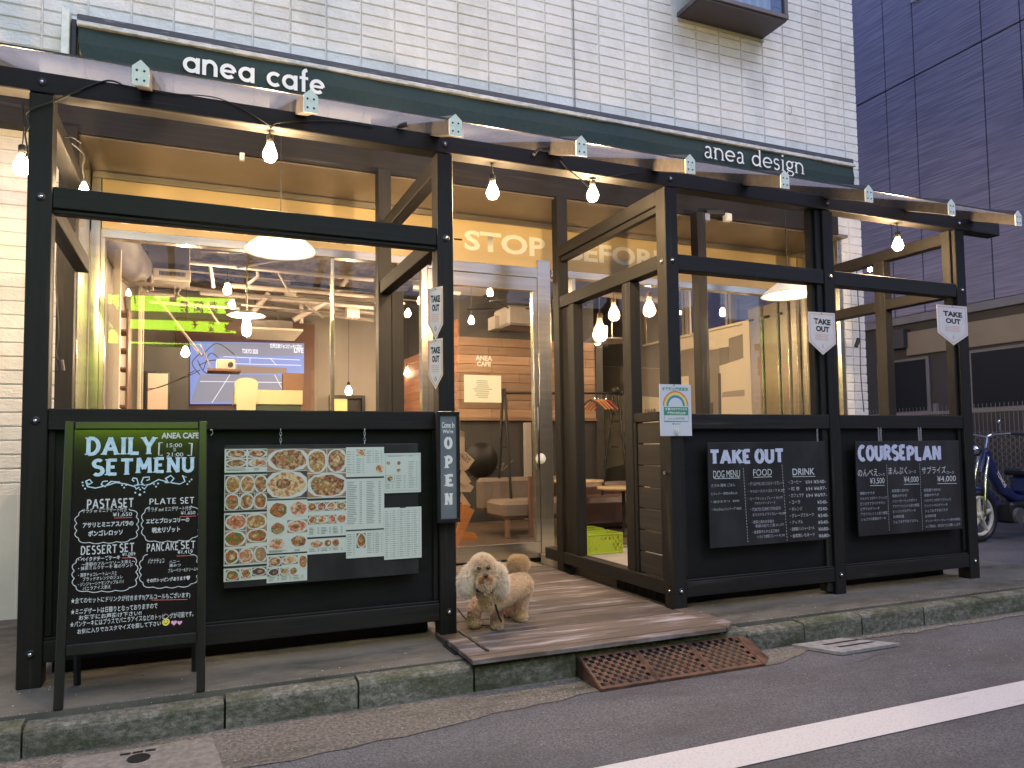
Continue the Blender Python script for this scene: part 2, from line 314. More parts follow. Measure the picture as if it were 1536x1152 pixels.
# hand-lettered slab capitals as strokes, unit height
def arc(cx, cy, rx, ry, a0, a1, n=9):
    return [(cx+rx*math.cos(R(a0+(a1-a0)*i/(n-1))), cy+ry*math.sin(R(a0+(a1-a0)*i/(n-1)))) for i in range(n)]
GL = {
 'A': (.8, [[(.1, 0), (.4, 1)], [(.4, 1), (.7, 0)], [(.2, .33), (.6, .33)]], [(.1, 0), (.7, 0)]),
 'C': (.62, [arc(.34, .5, .27, .46, 55, 305, 13)], []),
 'D': (.68, [[(.12, 0), (.12, 1)], [(.12, .96)]+arc(.25, .5, .33, .46, 90, -90, 11)+[(.12, .04)]], [(.1, 0), (.1, 1)]),
 'E': (.62, [[(.12, 0), (.12, 1)], [(.12, .94), (.52, .94)], [(.12, .5), (.42, .5)], [(.12, .06), (.52, .06)]], [(.1, 0), (.1, 1)]),
 'F': (.6, [[(.12, 0), (.12, 1)], [(.12, .94), (.52, .94)], [(.12, .5), (.42, .5)]], [(.1, 0)]),
 'I': (.3, [[(.15, 0), (.15, 1)]], [(.15, 0), (.15, 1)]),
 'K': (.7, [[(.12, 0), (.12, 1)], [(.6, 1), (.16, .45)], [(.3, .58), (.62, 0)]], [(.12, 0), (.12, 1), (.62, 0), (.6, 1)]),
 'L': (.58, [[(.12, 0), (.12, 1)], [(.12, .06), (.52, .06)]], [(.12, 1), (.12, 0)]),
 'M': (.9, [[(.12, 0), (.14, 1)], [(.14, 1), (.42, .25)], [(.42, .25), (.70, 1)], [(.70, 1), (.74, 0)]], [(.12, 0), (.74, 0)]),
 'N': (.75, [[(.12, 0), (.12, 1)], [(.12, 1), (.6, 0)], [(.6, 0), (.6, 1)]], [(.12, 0), (.12, 1), (.6, 1)]),
 'O': (.66, [arc(.33, .5, .25, .45, 90, 450, 17)], []),
 'P': (.62, [[(.12, 0), (.12, 1)], [(.12, .95)]+arc(.28, .70, .24, .25, 90, -90, 9)+[(.12, .45)]], [(.12, 0), (.1, 1)]),
 'R': (.68, [[(.12, 0), (.12, 1)], [(.12, .95)]+arc(.28, .72, .24, .23, 90, -90, 9)+[(.12, .49)], [(.3, .48), (.58, 0)]], [(.12, 0), (.6, 0), (.1, 1)]),
 'S': (.6, [arc(.3, .73, .2, .22, 40, 265, 9)+arc(.3, .27, .22, .24, 85, -140, 9)], []),
 'T': (.66, [[(.33, 0), (.33, 1)], [(.04, .94), (.62, .94)]], [(.33, 0)]),
 'U': (.7, [[(.12, 1), (.12, .32)]+arc(.35, .3, .23, .26, 180, 360, 9)+[(.58, 1)]], [(.12, 1), (.58, 1)]),
 'Y': (.74, [[(.1, 1), (.36, .45)], [(.64, 1), (.36, .45)], [(.36, .5), (.36, 0)]], [(.1, 1), (.64, 1), (.36, 0)]),
}
def slab(s, box, y, m_, parent, wt=.16, serif=.28, st=.07, local=False, name='lettering', spread=1.0, label=None):
    x = 0; mb = MB(); k = 0
    for ch in s:
        if ch == ' ': x += .4; continue
        wd, strokes, serifs = GL[ch]
        for q in strokes:
            mb.ribbon([(x+a, b) for a, b in q], wt, -k*.00006); k += 1
        for a, b in serifs:
            b2 = b+st/2 if b < .5 else b-st/2
            mb.ribbon([(x+a-serif/2, b2), (x+a+serif/2, b2)], st, -k*.00006); k += 1
        x += wd*spread+.06
    xs = [v[0] for v in mb.v]; zs = [v[2] for v in mb.v]; a0, a1, b0, b1 = min(xs), max(xs), min(zs), max(zs)
    x0, z0, x1, z1 = box
    mb.v = [(x0+(v[0]-a0)*(x1-x0)/(a1-a0), y+v[1], z0+(v[2]-b0)*(z1-z0)/(b1-b0)) for v in mb.v]
    return mb.build(name, m_, parent, local=local, label=label)
def lamp(name, loc, energy, col=(1, .70, .40), rad=.03, parent=None):
    l = bpy.data.lights.new(name, 'POINT'); l.energy = energy; l.color = col; l.shadow_soft_size = rad
    o = bpy.data.objects.new(name, l); C.objects.link(o); o.location = loc
    if parent: 
        o.parent = parent; o.matrix_parent_inverse = MWI[parent.name]
    return o
# ================================================================ GROUND
struct('road', MB().box(-25, 35, -14, -.50, -.45, -.15), M_ASPH)
struct('parking_ground', MB().box(6.44, 35, -.375, 16, -.4, -.012), M_ASPH)
struct('ground_beyond', MB().box(-60, 60, -60, 60, -.6, -.46), M_ASPH)
# edge line: far edge y=-1.48, near edge y=-1.69
mb = MB()
n = 60
for i in range(n):
    x0 = -8+i*.5; x1 = x0+.5
    mb.add([(x0, -1.695, -.146), (x1, -1.695, -.146), (x1, -1.478, -.146), (x0, -1.478, -.146)], [(0, 1, 2, 3)])
tag(struct('road_edge_line', mb, M_LINE))
# gutter: rough concrete strip with an irregular front edge
mb = MB(); xs = [-8+i*.12 for i in range(260)]
def gy(x): 
    b = -.92 if x < .1 else (-.92+.2*min(1, (x-.1)/1.3) if x < 1.4 else -.72)
    if x > 3.2: b = -.56
    elif x > 2.7: b = -.72+.16*(x-2.7)/.5
    return b+.012*math.sin(x*9)+.01*math.sin(x*23+1)
for a, b in zip(xs, xs[1:]):
    mb.add([(a, gy(a), -.1465), (b, gy(b), -.1465), (b, -.485, -.142), (a, -.485, -.142)], [(0, 1, 2, 3)])
struct('gutter', mb, M_GUT)
struct('sidewalk', MB().box(-9, 6.44, -.375, 2.3, -.3, 0), M_CONC)
# kerb stones: one every 0.6 m
kerb = struct('kerb', MB().box(-9, 14, -.46, -.377, -.4, -.05), M_BLACK)
bm_k = MB(); prof = [(-.487, -.16), (-.487, -.035), (-.481, -.020), (-.470, -.013), (-.389, -.009), (-.389, -.16)]
def kerb_mb(L, drop=0):
    q = MB(); q.prism([(a, b-drop*(b > -.1)) for a, b in prof], 0.004, L-.004, 'yz'); return q
def kname(o): return o
kx = [-2.35, -1.72, -1.12, -.33, .28, .88, 1.48, 2.08, 2.66, 3.12, 3.62, 4.2, 4.82, 5.45, 6.1, 6.8, 7.5, 8.3]
for a, b in zip(kx, kx[1:]):
    o = kerb_mb(b-a-.002, .012 if (a == -1.12) else (.008 if a == 2.66 else 0)).build('kerb_stone', M_KERB, kerb)
    o.location = (a, random.uniform(-.004, .004), random.uniform(-.005, .003)); o.rotation_euler.z = random.uniform(-.003, .003)
# dark joint between slab and kerb
# cast-iron drain cover + manhole plates by the left kerb
t = thing('drain_cover', 'grey slotted concrete drain cover lying in the gutter below the takeout board', 'drain cover', tuple(atz(1265, 968, -.142)))
P = [atz(a, b, -.13) for a, b in ((1188, 967), (1262, 979), (1350, 965), (1262, 957))]
mb = MB(); c = sum(P, Vector())/4
mb.prism([(p.x, p.y) for p in P], -.146, -.128, 'xy')
mb.build('cover_plate', mat('cover_grey', (.22, .22, .23), .6, (.32, .32, .33), (20, 20, 20), bump=.3), t)
e = (P[2]-P[1]).normalized(); f_ = (P[0]-P[1]); mb = MB()
for k in range(2):
    a = P[1]+f_*(.35+.3*k)+e*.12; b = P[1]+f_*(.35+.3*k)+e*.42; g = f_.normalized()*.012
    mb.add([a-g+Vector((0,0,.003)), b-g+Vector((0,0,.003)), b+g+Vector((0,0,.003)), a+g+Vector((0,0,.003))], [(0, 1, 2, 3)])
mb.build('slot', M_BLACK, t)
t = thing('meter_lid', 'worn rectangular utility lid set in the gutter at the bottom left', 'utility lid', tuple(atz(215, 1135, -.14)))
P = [atz(a, b, -.136) for a, b in ((92, 1152), (96, 1138), (318, 1105), (335, 1152))]
MB().prism([(p.x, p.y) for p in P], -.16, -.137, 'xy').build('lid', mat('lid_concrete', (.16, .145, .135), .8, (.25, .23, .21), (30, 30, 30), bump=.4, bscale=(80,)*3), t)
mb = MB(); q = atz(208, 1135, -.13)
mb.prism([(q.x+.045*math.cos(i*.5236), q.y+.045*math.sin(i*.5236)) for i in range(12)], -.1365, -.134, 'xy'); mb.build('round_cap', M_DARKMET, t)
mb = MB()
for k in range(3):
    q = atz(188+k*19, 1129-k*3, -.13); mb.box(q.x-.02, q.x+.02, q.y-.008, q.y+.008, -.1365, -.1345)
mb.build('letter_slots', M_DARKMET, t)
# grit, pebbles and moss flecks along the kerb (uncountable)
mb = MB(); rr = random.Random(3)
for i in range(1500):
    x = rr.uniform(-1.6, 6.2); g0 = gy(x); y = rr.uniform(g0, -.50) if rr.random() < .9 else rr.uniform(-1.3, g0)
    s = rr.uniform(.0015, .0045); a = rr.random()*3; z = -.145
    vs = [(x+s*math.cos(a+k*2.1), y+s*math.sin(a+k*2.1), z) for k in range(3)]+[(x, y, z+s*1.1)]
    mb.add(vs, [(0, 1, 3), (1, 2, 3), (2, 0, 3)])
for i in range(500):
    x = rr.uniform(-1.6, 6.2); y = rr.uniform(-.37, -.36) if rr.random() < .6 else rr.uniform(-.48, -.38); s = rr.uniform(.001, .004); z = -.005 if y < -.376 else .0
    vs = [(x+s*math.cos(k*2.1), y+s*math.sin(k*2.1), z) for k in range(3)]+[(x, y, z+s)]
    mb.add(vs, [(0, 1, 3), (1, 2, 3), (2, 0, 3)])
tag(mb.build('gutter_grit', mat('grit', (.30, .28, .25), .8, (.5, .48, .45), (40,)*3)), 'loose pale grit and pebbles strewn along the gutter and kerb', 'grit', kind='stuff')

# ================================================================ CAFE BUILDING
YF = 1.70; YG = 2.28; XL = -1.30; XR = 6.00; XC = 6.375
bld = thing('cafe_building', 'white block-sided cafe building with a lit glass shopfront behind the timber terrace', 'building', (2.5, 1.7, 0))
mb = MB()
mb.box(-7, XL, YF+.006, 2.5, .833, 9); mb.box(XR+.06, XC, YF+.006, 2.5, .833, 9); mb.box(XL+.001, XR+.059, YF+.006, 2.5, 3.42, 9)
mb.build('wall', M_SIDEBACK, bld)
mb = MB(); mb.box(XC-.12, XC-.001, 2.502, 11, 0, 2.64); mb.box(XC-.12, XC-.001, 2.502, 11, 3.46, 9); mb.box(XC-.12, XC-.001, 5.3, 11, 2.6401, 3.4599); mb.box(-7, -6.9, 2.502, 11, 0, 9); mb.build('side_wall', M_SIDEBACK, bld)
MB().box(-7, XL, YF-.012, 2.5, -.1, .831).build('wall_base', M_RENDER, bld); MB().box(XR+.06, XC, YF-.012, 2.5, -.1, .831).build('wall_base', M_RENDER, bld)
B('base_seam', M_SIDEBACK, bld, -1.585, -1.58, YF-.0135, YF-.01, 0, .831, bev=0)
# siding blocks on a 0.2845 x 0.0953 grid
PX_, PZ_ = .2845, .0953
bw, bh = PX_-.006, PZ_-.009
mk = MB(); c_ = .007
vs = [(-bw/2, 0, -bh/2), (bw/2, 0, -bh/2), (bw/2, 0, bh/2), (-bw/2, 0, bh/2), (-bw/2+c_, -.013, -bh/2+c_*.5), (bw/2-c_, -.013, -bh/2+c_*.5), (bw/2-c_, -.016, bh/2-c_), (-bw/2+c_, -.016, bh/2-c_)]
mk.add(vs, [(4, 5, 6, 7), (0, 1, 5, 4), (1, 2, 6, 5), (2, 3, 7, 6), (3, 0, 4, 7)])
cells = []
for i in range(-4, 29):
    xc = -1.5044+PX_*(i+.5)
    for j in range(-8, 52):
        zc = 1.5788+PZ_*(j+.5); x0, x1 = xc-PX_/2, xc+PX_/2
        if zc < .86: continue
        inside_open = x1 > XL-.06 and x0 < XR+.02 and zc < 3.42
        if inside_open:
            if x0 < XL-.05 and x1 > XL-.05: x1 = XL-.004
            elif x0 < XR+.02 < x1: x0 = XR+.064
            else: continue
        if x1 > XC: x1 = XC
        if x1-x0 < .05: continue
        if 3.98 < xc < 5.1 and zc > 5.36: continue
        pa, pb = proj((x0, YF, zc-PZ_/2)), proj((x1, YF, zc+PZ_/2))
        if not pa or not pb: continue
        vis = pa[0] < 1545 and pb[0] > -60 and pb[1] < 1160 and pa[1] > -40
        if not vis: continue
        # rows hidden behind the awning or roof
        hid = 0 if not (-1.3 < xc < 6.1 and 3.42 < zc < 4.02) else 1
        area = abs((pb[0]-pa[0])*(pb[1]-pa[1]))*(0.01 if hid else 1)
        cells.append((area, x0, x1, zc))
cells.sort(reverse=True)
far_blocks = MB(); k = 0; meshes = {}
for area, x0, x1, zc in cells:
    wdt = x1-x0; xm = (x0+x1)/2
    if k < 300:
        key = round(wdt, 3)
        if key not in meshes:
            o = MB(); sc = (wdt-.006)/bw; o.add([(v[0]*sc, v[1], v[2]) for v in mk.v], mk.f)
            ob = o.build('siding_block', M_SIDING, bld); meshes[key] = ob.data; ob.matrix_basis = Matrix.Translation((xm, YF+.006, zc))
        else: inst('siding_block', meshes[key], bld, Matrix.Translation((xm, YF+.006-random.uniform(0, .0015), zc)))
        k += 1
    else:
        sc = (wdt-.006)/bw; far_blocks.add([(v[0]*sc+xm, v[1]+YF+.006, v[2]+zc) for v in mk.v], mk.f)
far_blocks.build('siding_blocks', M_SIDING, bld)['kind'] = 'stuff'
# vertical movement joint
q = aty(860, 60, YF); B('expansion_joint', mat('joint_dark', (.22, .22, .22), .6), bld, q.x-.006, q.x+.006, YF-.013, YF, 4.1, 6.4, bev=0)
# recess
B('soffit', M_SOFFIT, bld, XL+.002, XR+.058, 1.60, YG+.05, 3.33, 3.36, bev=0)
B('left_jamb_panel', M_ALU, bld, XL+.001, XL+.05, YF-.01, YG-.03, 0, 3.328, bev=.002)
B('left_jamb_post', M_ALU, bld, -1.245, -1.175, YG-.03, YG+.03, 0, 3.328, bev=.003)
B('right_jamb_panel', M_ALU, bld, XR+.0, XR+.058, YF-.01, YG-.03, 0, 3.328, bev=.002)
mb = MB()
for k in range(5): mb.bbox(XR-.012, XR-.001, 1.74+k*.1, 1.765+k*.1, 0, 3.327, b=.002)
mb.build('jamb_rib', M_ALU, bld)
mb = MB()
for k in range(34): mb.cyl((XR-.0+.02, YF-.0115, .1+k*.095), (XR+.02, YF-.016, .1+k*.095), .006, n=8)
mb.build('screw_heads', M_DARKMET, bld)
# fascia with the slogan
fas = B('fascia_panel', M_FASCIA, bld, XL+.13, XR-.001, YG-.02, YG+.02, 2.87, 3.27, bev=0)
B('fascia_top_trim', M_ALU, bld, XL+.06, XR-.001, YG-.035, YG+.02, 3.272, 3.328, bev=.003)
hz0, hz1 = 2.985, 3.18
def fx(px): return aty(px, 390, YG-.02).x
text('SOMEWHERE', (fx(172), hz0-.06, fx(556), hz1-.06), YG-.0206, M_FLET, fas, bold=.03)
text('TO', (fx(580), hz0-.04, fx(645), hz1-.03), YG-.0206, M_FLET, fas, bold=.03)
text('STOP', (fx(697), hz0, fx(818), hz1), YG-.0206, M_FLET, fas, bold=.03)
text('BEFORE', (fx(850), hz0-.0, fx(1000), hz1-.0), YG-.0206, M_FLET, fas, bold=.03)
text('HOME', (fx(1037), hz0-.03, fx(1158), hz1-.03), YG-.0206, M_FLET, fas, bold=.03)
q = aty(686, 360, YG); B('fascia_label', M_DARKMET, fas, q.x-.04, q.x+.04, YG-.023, YG-.0205, q.z-.008, q.z+.008, bev=0)
# window frames
def mull(x0, x1, z0=.0, z1=2.869, nm='window_mullion', d=.04): return B(nm, M_ALU, bld, x0, x1, YG-d, YG+d, z0, z1, bev=.003)
B('window_header', M_ALU, bld, -1.174, 1.55, YG-.045, YG+.045, 2.795, 2.868, bev=.004)
B('window_header', M_ALU, bld, 2.79, XR-.014, YG-.045, YG+.045, 2.795, 2.868, bev=.004)
xd0 = aty(640, 500, YG).x; xd1 = aty(805, 500, YG).x; xd2 = aty(824, 500, YG).x
mull(xd0-.06, xd0); mull(xd1, xd2, z1=2.95)
mull(-1.174, -1.14); mull(3.02, 3.06, nm='window_mullion'); mull(XR-.06, XR-.014)
B('door_header', M_ALU, bld, xd0, xd1, YG-.045, YG+.045, 2.77, 2.868, bev=.004)
B('window_sill', M_ALU, bld, -1.174, xd0-.061, YG-.05, YG+.05, .0, .12, bev=.004)
B('window_sill', M_ALU, bld, xd2, XR-.014, YG-.05, YG+.05, .0, .12, bev=.004)
def pane(x0, x1, z0, z1, par=bld, y=YG): return B('window_pane', M_GLASS, par, x0, x1, y-.004, y+.004, z0, z1, bev=0)
pane(-1.139, .62, .121, 2.794); mull(.621, .655, .121, 2.794, d=.02); pane(.656, xd0-.061, .121, 2.794)
pane(xd2+.001, 3.019, .121, 2.794); pane(3.061, XR-.061, .121, 2.794)
# sliding glass door
dr = B('door', M_ALU, bld, xd0+.002, xd0+.05, YG-.03, YG+.03, .05, 2.77, bev=.003)
for nm, a in (('door_rail', (xd0+.051, xd1-.002, YG-.03, YG+.03, .05, .20)), ('door_rail', (xd0+.051, xd1-.002, YG-.03, YG+.03, 2.64, 2.769)), ('door_stile', (xd1-.052, xd1-.003, YG-.032, YG+.032,   .201, 2.639))):
    B(nm, M_ALU, dr, *a, bev=.003)
B('door_pane', M_GLASS, dr, xd0+.051, xd1-.053, YG-.004, YG+.004, .201, 2.639, bev=0)
mb = MB(); q = aty(815, 688, YG-.05)
mb.lathe((q.x-.02, YG-.034, q.z), [(0.0, .012), (.05, .012), (.055, 0)], 20, axis=(0, -1, 0)); mb.build('door_plate', M_WHITE, dr)
B('door_handle', M_CHROME, dr, xd1-.035, xd1-.015, YG-.07, YG-.05, .9, 1.5, bev=.005)
# notice sheet on the door
a = aty(696, 562, YG-.036); b = aty(752, 604, YG-.036)
t = thing('door_notice', 'cream notice sheet with centred lines taped inside the glass door', 'notice', ((a.x+b.x)/2, YG-.036, b.z))
B('sheet', mat('notice_paper', (.78, .76, .58), .6), t, a.x, b.x, YG-.037, YG-.034, b.z, a.z, bev=0)
mb = MB(); hh = a.z-b.z
for k in range(9):
    ww = (.12, .14, .11, .14, .20, .17, .13, .15, .10)[k]*.5; zz = a.z-hh*(.22+.075*k); xm = (a.x+b.x)/2
    mb.box(xm-ww, xm+ww*random.uniform(.7, 1), YG-.0378, YG-.0371, zz, zz+.005)
mb.build('print_line', M_INK, t)
# bay window at the top right
bz = 5.39; A = aty(1015, 28, YF); Bq = aty(1143, 57, YF); Cq = atz(1155, 21, bz)
bx0, bx1 = A.x, Bq.x; by = Cq.y; bx1f = max(Cq.x, bx1)
bay = B('bay_window', mat('bay_brown', (.10, .08, .085), .45, (.13, .105, .11), (3, 3, 3)), bld, bx0, bx1, by, YF-.002, bz-.0, bz+.045, bev=.004)
M_BAY = bay.data.materials[0]
B('bay_underside', mat('bay_under', (.055, .045, .05), .5), bay, bx0+.02, bx1-.02, by+.02, YF-.003, bz-.02, bz-.001, bev=0)
B('bay_sill_trim', mat('bay_trim', (.42, .41, .32), .6), bay, bx0, bx1, YF-.03, YF-.012, bz-.05, bz-.021, bev=.003)
for x in (bx0, bx1-.05): B('bay_frame', M_BAY, bay, x, x+.05, by+.005, by+.055, bz+.046, bz+1.2)
B('bay_frame', M_BAY, bay, bx1-.05, bx1-.005, by+.056, YF-.02, bz+.046, bz+.09)
B('bay_pane', glassmat('bay_glass', (.8, .85, .9), 1.6, 0), bay, bx0+.051, bx1-.051, by+.025, by+.031, bz+.046, bz+1.2, bev=0)
B('bay_side_pane', glassmat('bay_glass2', (.35, .45, .6), 1.6, 0), bay, bx1-.03, bx1-.024, by+.057, YF-.021, bz+.091, bz+1.2, bev=0)
mb = MB(); xs = [bx0+.07+i*(bx1-bx0-.2)/60 for i in range(61)]
for i, (a, b) in enumerate(zip(xs, xs[1:])):
    ya = by+.12+.02*math.sin(i*.9); yb = by+.12+.02*math.sin((i+1)*.9)
    mb.add([(a, ya, bz+.05), (b, yb, bz+.05), (b, yb, bz+1.2), (a, ya, bz+1.2)], [(0, 1, 2, 3)])
mb.build('curtain', mat('sheer_curtain', (.62, .68, .72), .8), bay)
q = aty(1062, 5, by+.08)
mb = MB(); mb.lathe((q.x, by+.075, bz+.05), [(.09, 0), (.14, .05), (.15, .10), (.10, .17), (.05, .19)], 20); mb.build('glass_vase', mat('blue_vase', (.05, .07, .14), .1, spec=.8), bay)
# conduit and wiggle cable on the wall below the bay: small loop
q = aty(1184, 166, YF-.02); mb = MB(); mb.tube([q+Vector((0, 0, .06)), q+Vector((.02, -.01, .03)), q+Vector((.02, -.01, -.02)), q+Vector((0, 0, -.05))], .002, 5); mb.build('wire_loop', M_DARKMET, bld)

# ================================================================ AWNING SIGN
YA = 1.50
aw = thing('awning_sign', 'long dark green canvas awning sign reading anea cafe and anea design', 'awning', (2.4, 1.5, 3.8))
aL = aty(118, 40, YA).x; aR = aty(1279, 240, YA).x; aT = .5*(aty(600, 125, YA).z+aty(1000, 202, YA).z); aB = aty(124, 88, YA).z-.01
fab = MB(); nx = 60
rows = [(YA, aT), (YA-.012, (aT+aB)/2), (YA+.0, aB)]
for i in range(nx):
    for j in range(2):
        def pt(i_, j_):
            u = i_/nx; y, z = rows[j_]; x = aL+(aR-aL)*u + (.03 if i_ == 0 and j_ == 2 else 0)
            return (x, y+.006*math.sin(u*19)+.004*math.sin(u*47+j_), z+(.035*max(0, (u-.93)/.07)**2 if j_ == 2 else 0))
        fab.add([pt(i, j+1), pt(i+1, j+1), pt(i+1, j), pt(i, j)], [(0, 1, 2, 3)], 0, True)
fab.build('canvas', M_AWN, aw)
B('white_hem', M_AWNEDGE, aw, aL-.01, aR+.02, YA-.025, YA+.01, aT+.001, aT+.035, bev=.004)
B('hood', M_AWNTOP, aw, aL-.01, aR+.0, YA-.015, YF-.02, aT+.036, aT+.085, bev=.006)
B('wall_flashing', M_SIDING, aw, aL-.02, aR+.05, YF-.06, YF-.012, aT+.086, aT+.13, bev=.004)
B('end_bracket', M_PLATE, aw, aL-.11, aL-.06, YA+.02, YF-.02, aB-.02, aT+.12)
B('end_bracket', M_DARKMET, aw, aL-.055, aL-.02, YA+.06, YF-.02, aB, aT+.08)
B('bottom_bar', mat('awning_bar', (.34, .32, .24), .5, (.2, .19, .15), (9, 9, 9)), aw, aL+.05, aR-.55, YA+.02, YA+.06, aB-.03, aB+.0)
# geometric "anea cafe" from strokes
def glyphs(defs, wt): return defs
def lower(s, wt, serif=0):
    """simple geometric lowercase: x-height 1"""
    mb = MB(); x = 0; k = 0
    def st(pts, w=None):
        nonlocal k; mb.ribbon([(x+a, b) for a, b in pts], w or wt, -k*.00006); k += 1
    def sf(a, b, L=.34):
        if serif: st([(a-L/2, b), (a+L/2, b)], serif)
    for ch in s:
        h = wt/2
        if ch == ' ': x += .62; continue
        if ch == 'a' and not serif:
            st(arc(.5, .5, .5-h, .5-h, 0, 360, 25)); st([(1-h, 0), (1-h, 1)]); x += 1.14
        elif ch == 'a':
            st(arc(.36, .72, .24, .26, 150, 0, 8)+[(.60, .12), (.74, .03)], wt); st(arc(.32, .26, .24, .24, 70, 350, 13), wt*.8); x += .92
        elif ch == 'n':
            st([(h+.08*bool(serif), 0), (h+.08*bool(serif), 1)]); st(arc(.46, .54, .46-h, .46-h*.6, 180, 0, 12)+[(.92-h, 0)], wt if not serif else wt*.9)
            sf(h+.08, .02); sf(.92-h, .02); sf(h-.02, .98, .22); x += 1.06 if not serif else 1.1
        elif ch == 'e':
            st(arc(.5, .5, .5-h, .5-h, 0, 315, 22)); st([(h, .5), (1-h, .5)], wt*.75); x += 1.12
        elif ch == 'c':
            st(arc(.5, .5, .5-h, .5-h, 45, 315, 20)); x += .98
        elif ch == 'f':
            st([(.26, 0), (.26, 1.2)]+arc(.52, 1.25, .26, .24, 180, 95, 6)); st([(0, .93), (.56, .93)], wt*.8); x += .66
        elif ch == 'd':
            st(arc(.46, .5, .46-h, .5-h, 0, 360, 22)); st([(.9-h, 0), (.9-h, 1.5)]); sf(.9-h+.08, .02, .22); sf(.9-h-.06, 1.48, .22); x += 1.12
        elif ch == 's':
            st(arc(.32, .73, .24, .24, 30, 265, 10)+arc(.32, .26, .26, .25, 85, -150, 10), wt*.9); x += .78
        elif ch == 'i':
            st([(.2, 0), (.2, 1)]); st([(.2, 1.28), (.2, 1.46)], wt*1.2); sf(.2, .02); sf(.12, .98, .22); x += .5
        elif ch == 'g':
            st(arc(.42, .64, .30, .32, 0, 360, 18), wt*.9); st([(.25, .38), (.16, .22), (.3, .1), (.7, .05), (.82, -.12), (.66, -.36), (.3, -.38), (.1, -.2), (.24, -.02)], wt*.8); st([(.66, .88), (.86, .98)], wt*.8); x += .98
    return mb
def fit(mb, box, y, m_, par, name='lettering', slope=0):
    xs = [v[0] for v in mb.v]; zs = [v[2] for v in mb.v]; a0, a1, b0, b1 = min(xs), max(xs), min(zs), max(zs); x0, z0, x1, z1 = box
    mb.v = [(x0+(v[0]-a0)*(x1-x0)/(a1-a0), y+v[1], z0+(v[2]-b0)*(z1-z0)/(b1-b0)+slope*(v[0]-a0)*(x1-x0)/(a1-a0)) for v in mb.v]
    return mb.build(name, m_, par)
p0 = aty(274, 110, YA-.02); p1 = aty(487, 148, YA-.02)
zb = .5*(aty(345, 124, YA-.02).z+aty(420, 132, YA-.02).z)
fit(lower('anea cafe', .235), (p0.x, zb+.012, p1.x, zb+.20), YA-.022, M_WHITE, aw)
p0 = aty(1057, 240, YA-.02); p1 = aty(1206, 255, YA-.02); zb = .5*(aty(1085, 241, YA-.02).z+aty(1125, 246, YA-.02).z)
fit(lower('anea design', .15, .06), (p0.x, zb-.055, p1.x, zb+.165), YA-.022, M_WHITE, aw)

# ================================================================ TERRACE FRAME (one bolted timber structure)
fr = thing('timber_terrace_frame', 'black stained timber pergola with panelled parapets and a clear sloping roof', 'pergola', (-1.19, .05, 0))
PO = {'P1': (-1.243, -1.136), 'P2': (.861, .962), 'P3': (2.498, 2.602), 'P4': (3.938, 4.041), 'P5': (5.409, 5.523)}
bolt_me = None
def bolt(par, x, z, y=-.0015, ax='y', big=True):
    mb = MB()
    d = Vector((0, -1, 0)) if ax == 'y' else Vector((-1, 0, 0)); c = Vector((x, y, z))
    mb.lathe(c, [(.022 if big else .012, -.004), (.0215 if big else .0115, .001), (.012, .0015)], 14, axis=d); mb.lathe(c, [(.0105, .001), (.009, .007), (.0, .009)], 10, mi=1, axis=d)
    return mb.build('bolt', [M_BLACK, M_CHROME], par, label=None)
for nm, (x0, x1) in PO.items():
    zt = 2.998 if nm in ('P2', 'P3') else 2.892
    p = B('post', W_Z, fr, x0, x1, 0, .105, 0, 2.889)
    for z in ((2.945, 2.37, 1.27, .16) if nm in ('P1', 'P2') else (2.94, 2.38, .14)):
        if z < 2.88: bolt(p, (x0+x1)/2+.004, z)
# beams
def beamx(x0, x1, y0, y1, z0, z1, nm='beam', m_=None): return B(nm, m_ or W_X, fr, x0, x1, y0, y1, z0, z1)
def beamy(x0, x1, y0, y1, z0, z1, nm='side_beam'): return B(nm, W_Y, fr, x0, x1, y0, y1, z0, z1)
tb = beamx(-2.7, 5.98, -.004, .101, 2.893, 2.998, 'top_beam')
for nm, (x0, x1) in PO.items(): bolt(tb, (x0+x1)/2, 2.945, -.0055)
beamx(-2.9, 5.9, 1.575, 1.592+.09, 3.342, 3.54, 'rear_beam')
for a, b in (('P1', 'P2'), ('P3', 'P4'), ('P4', 'P5')):
    xa, xb = PO[a][1]+.001, PO[b][0]-.001
    beamx(xa, xb, .006, .096, 2.323 if a == 'P1' else 2.32, 2.43, 'upper_rail')
    if a == 'P1': beamx(xa, xb, .02, .08, 2.300, 2.322, 'rail_strip')
    dz = -.018 if a != 'P1' else 0
    beamx(xa, xb, .004, .098, 1.225, 1.330, 'parapet_rail')
    beamx(xa, xb, .004, .098, .113+dz, .215+dz, 'lower_rail')
    B('ledge_strip', W_X, fr, xa, xb, .012, .03, .2155+dz, .228+dz, bev=.003)
    # recessed panel: separate boards
    nb = 7; x = xa+.002; L = xb-xa
    if a == 'P1':
        B('parapet_panel', M_PARAPET, fr, xa+.002, xb-.002, .045, .06, .216, 1.224, bev=0)
    else:
        B('parapet_panel', M_PARAPET, fr, xa+.002, xb-.002, .045, .06, .20, 1.224, bev=0)
    for xx, s_ in ((xa+.001, 1), (xb-.03, 1)): B('panel_bead', W_Z, fr, xx, xx+.029, .025, .044, .23, 1.224, bev=.003)
# small shelf capping strip between P4 and P5 doubled post
B('inner_post', W_Z, fr, PO['P4'][0]-.055, PO['P4'][0]-.003, .02, .10, .02, 2.889)
B('inner_post', W_Z, fr, PO['P4'][0]-.085, PO['P4'][0]-.058, .04, .10, 1.331, 2.889)
B('inner_post', W_Z, fr, PO['P5'][0]-.03, PO['P5'][0]-.003, .03, .10, .113, 2.889)
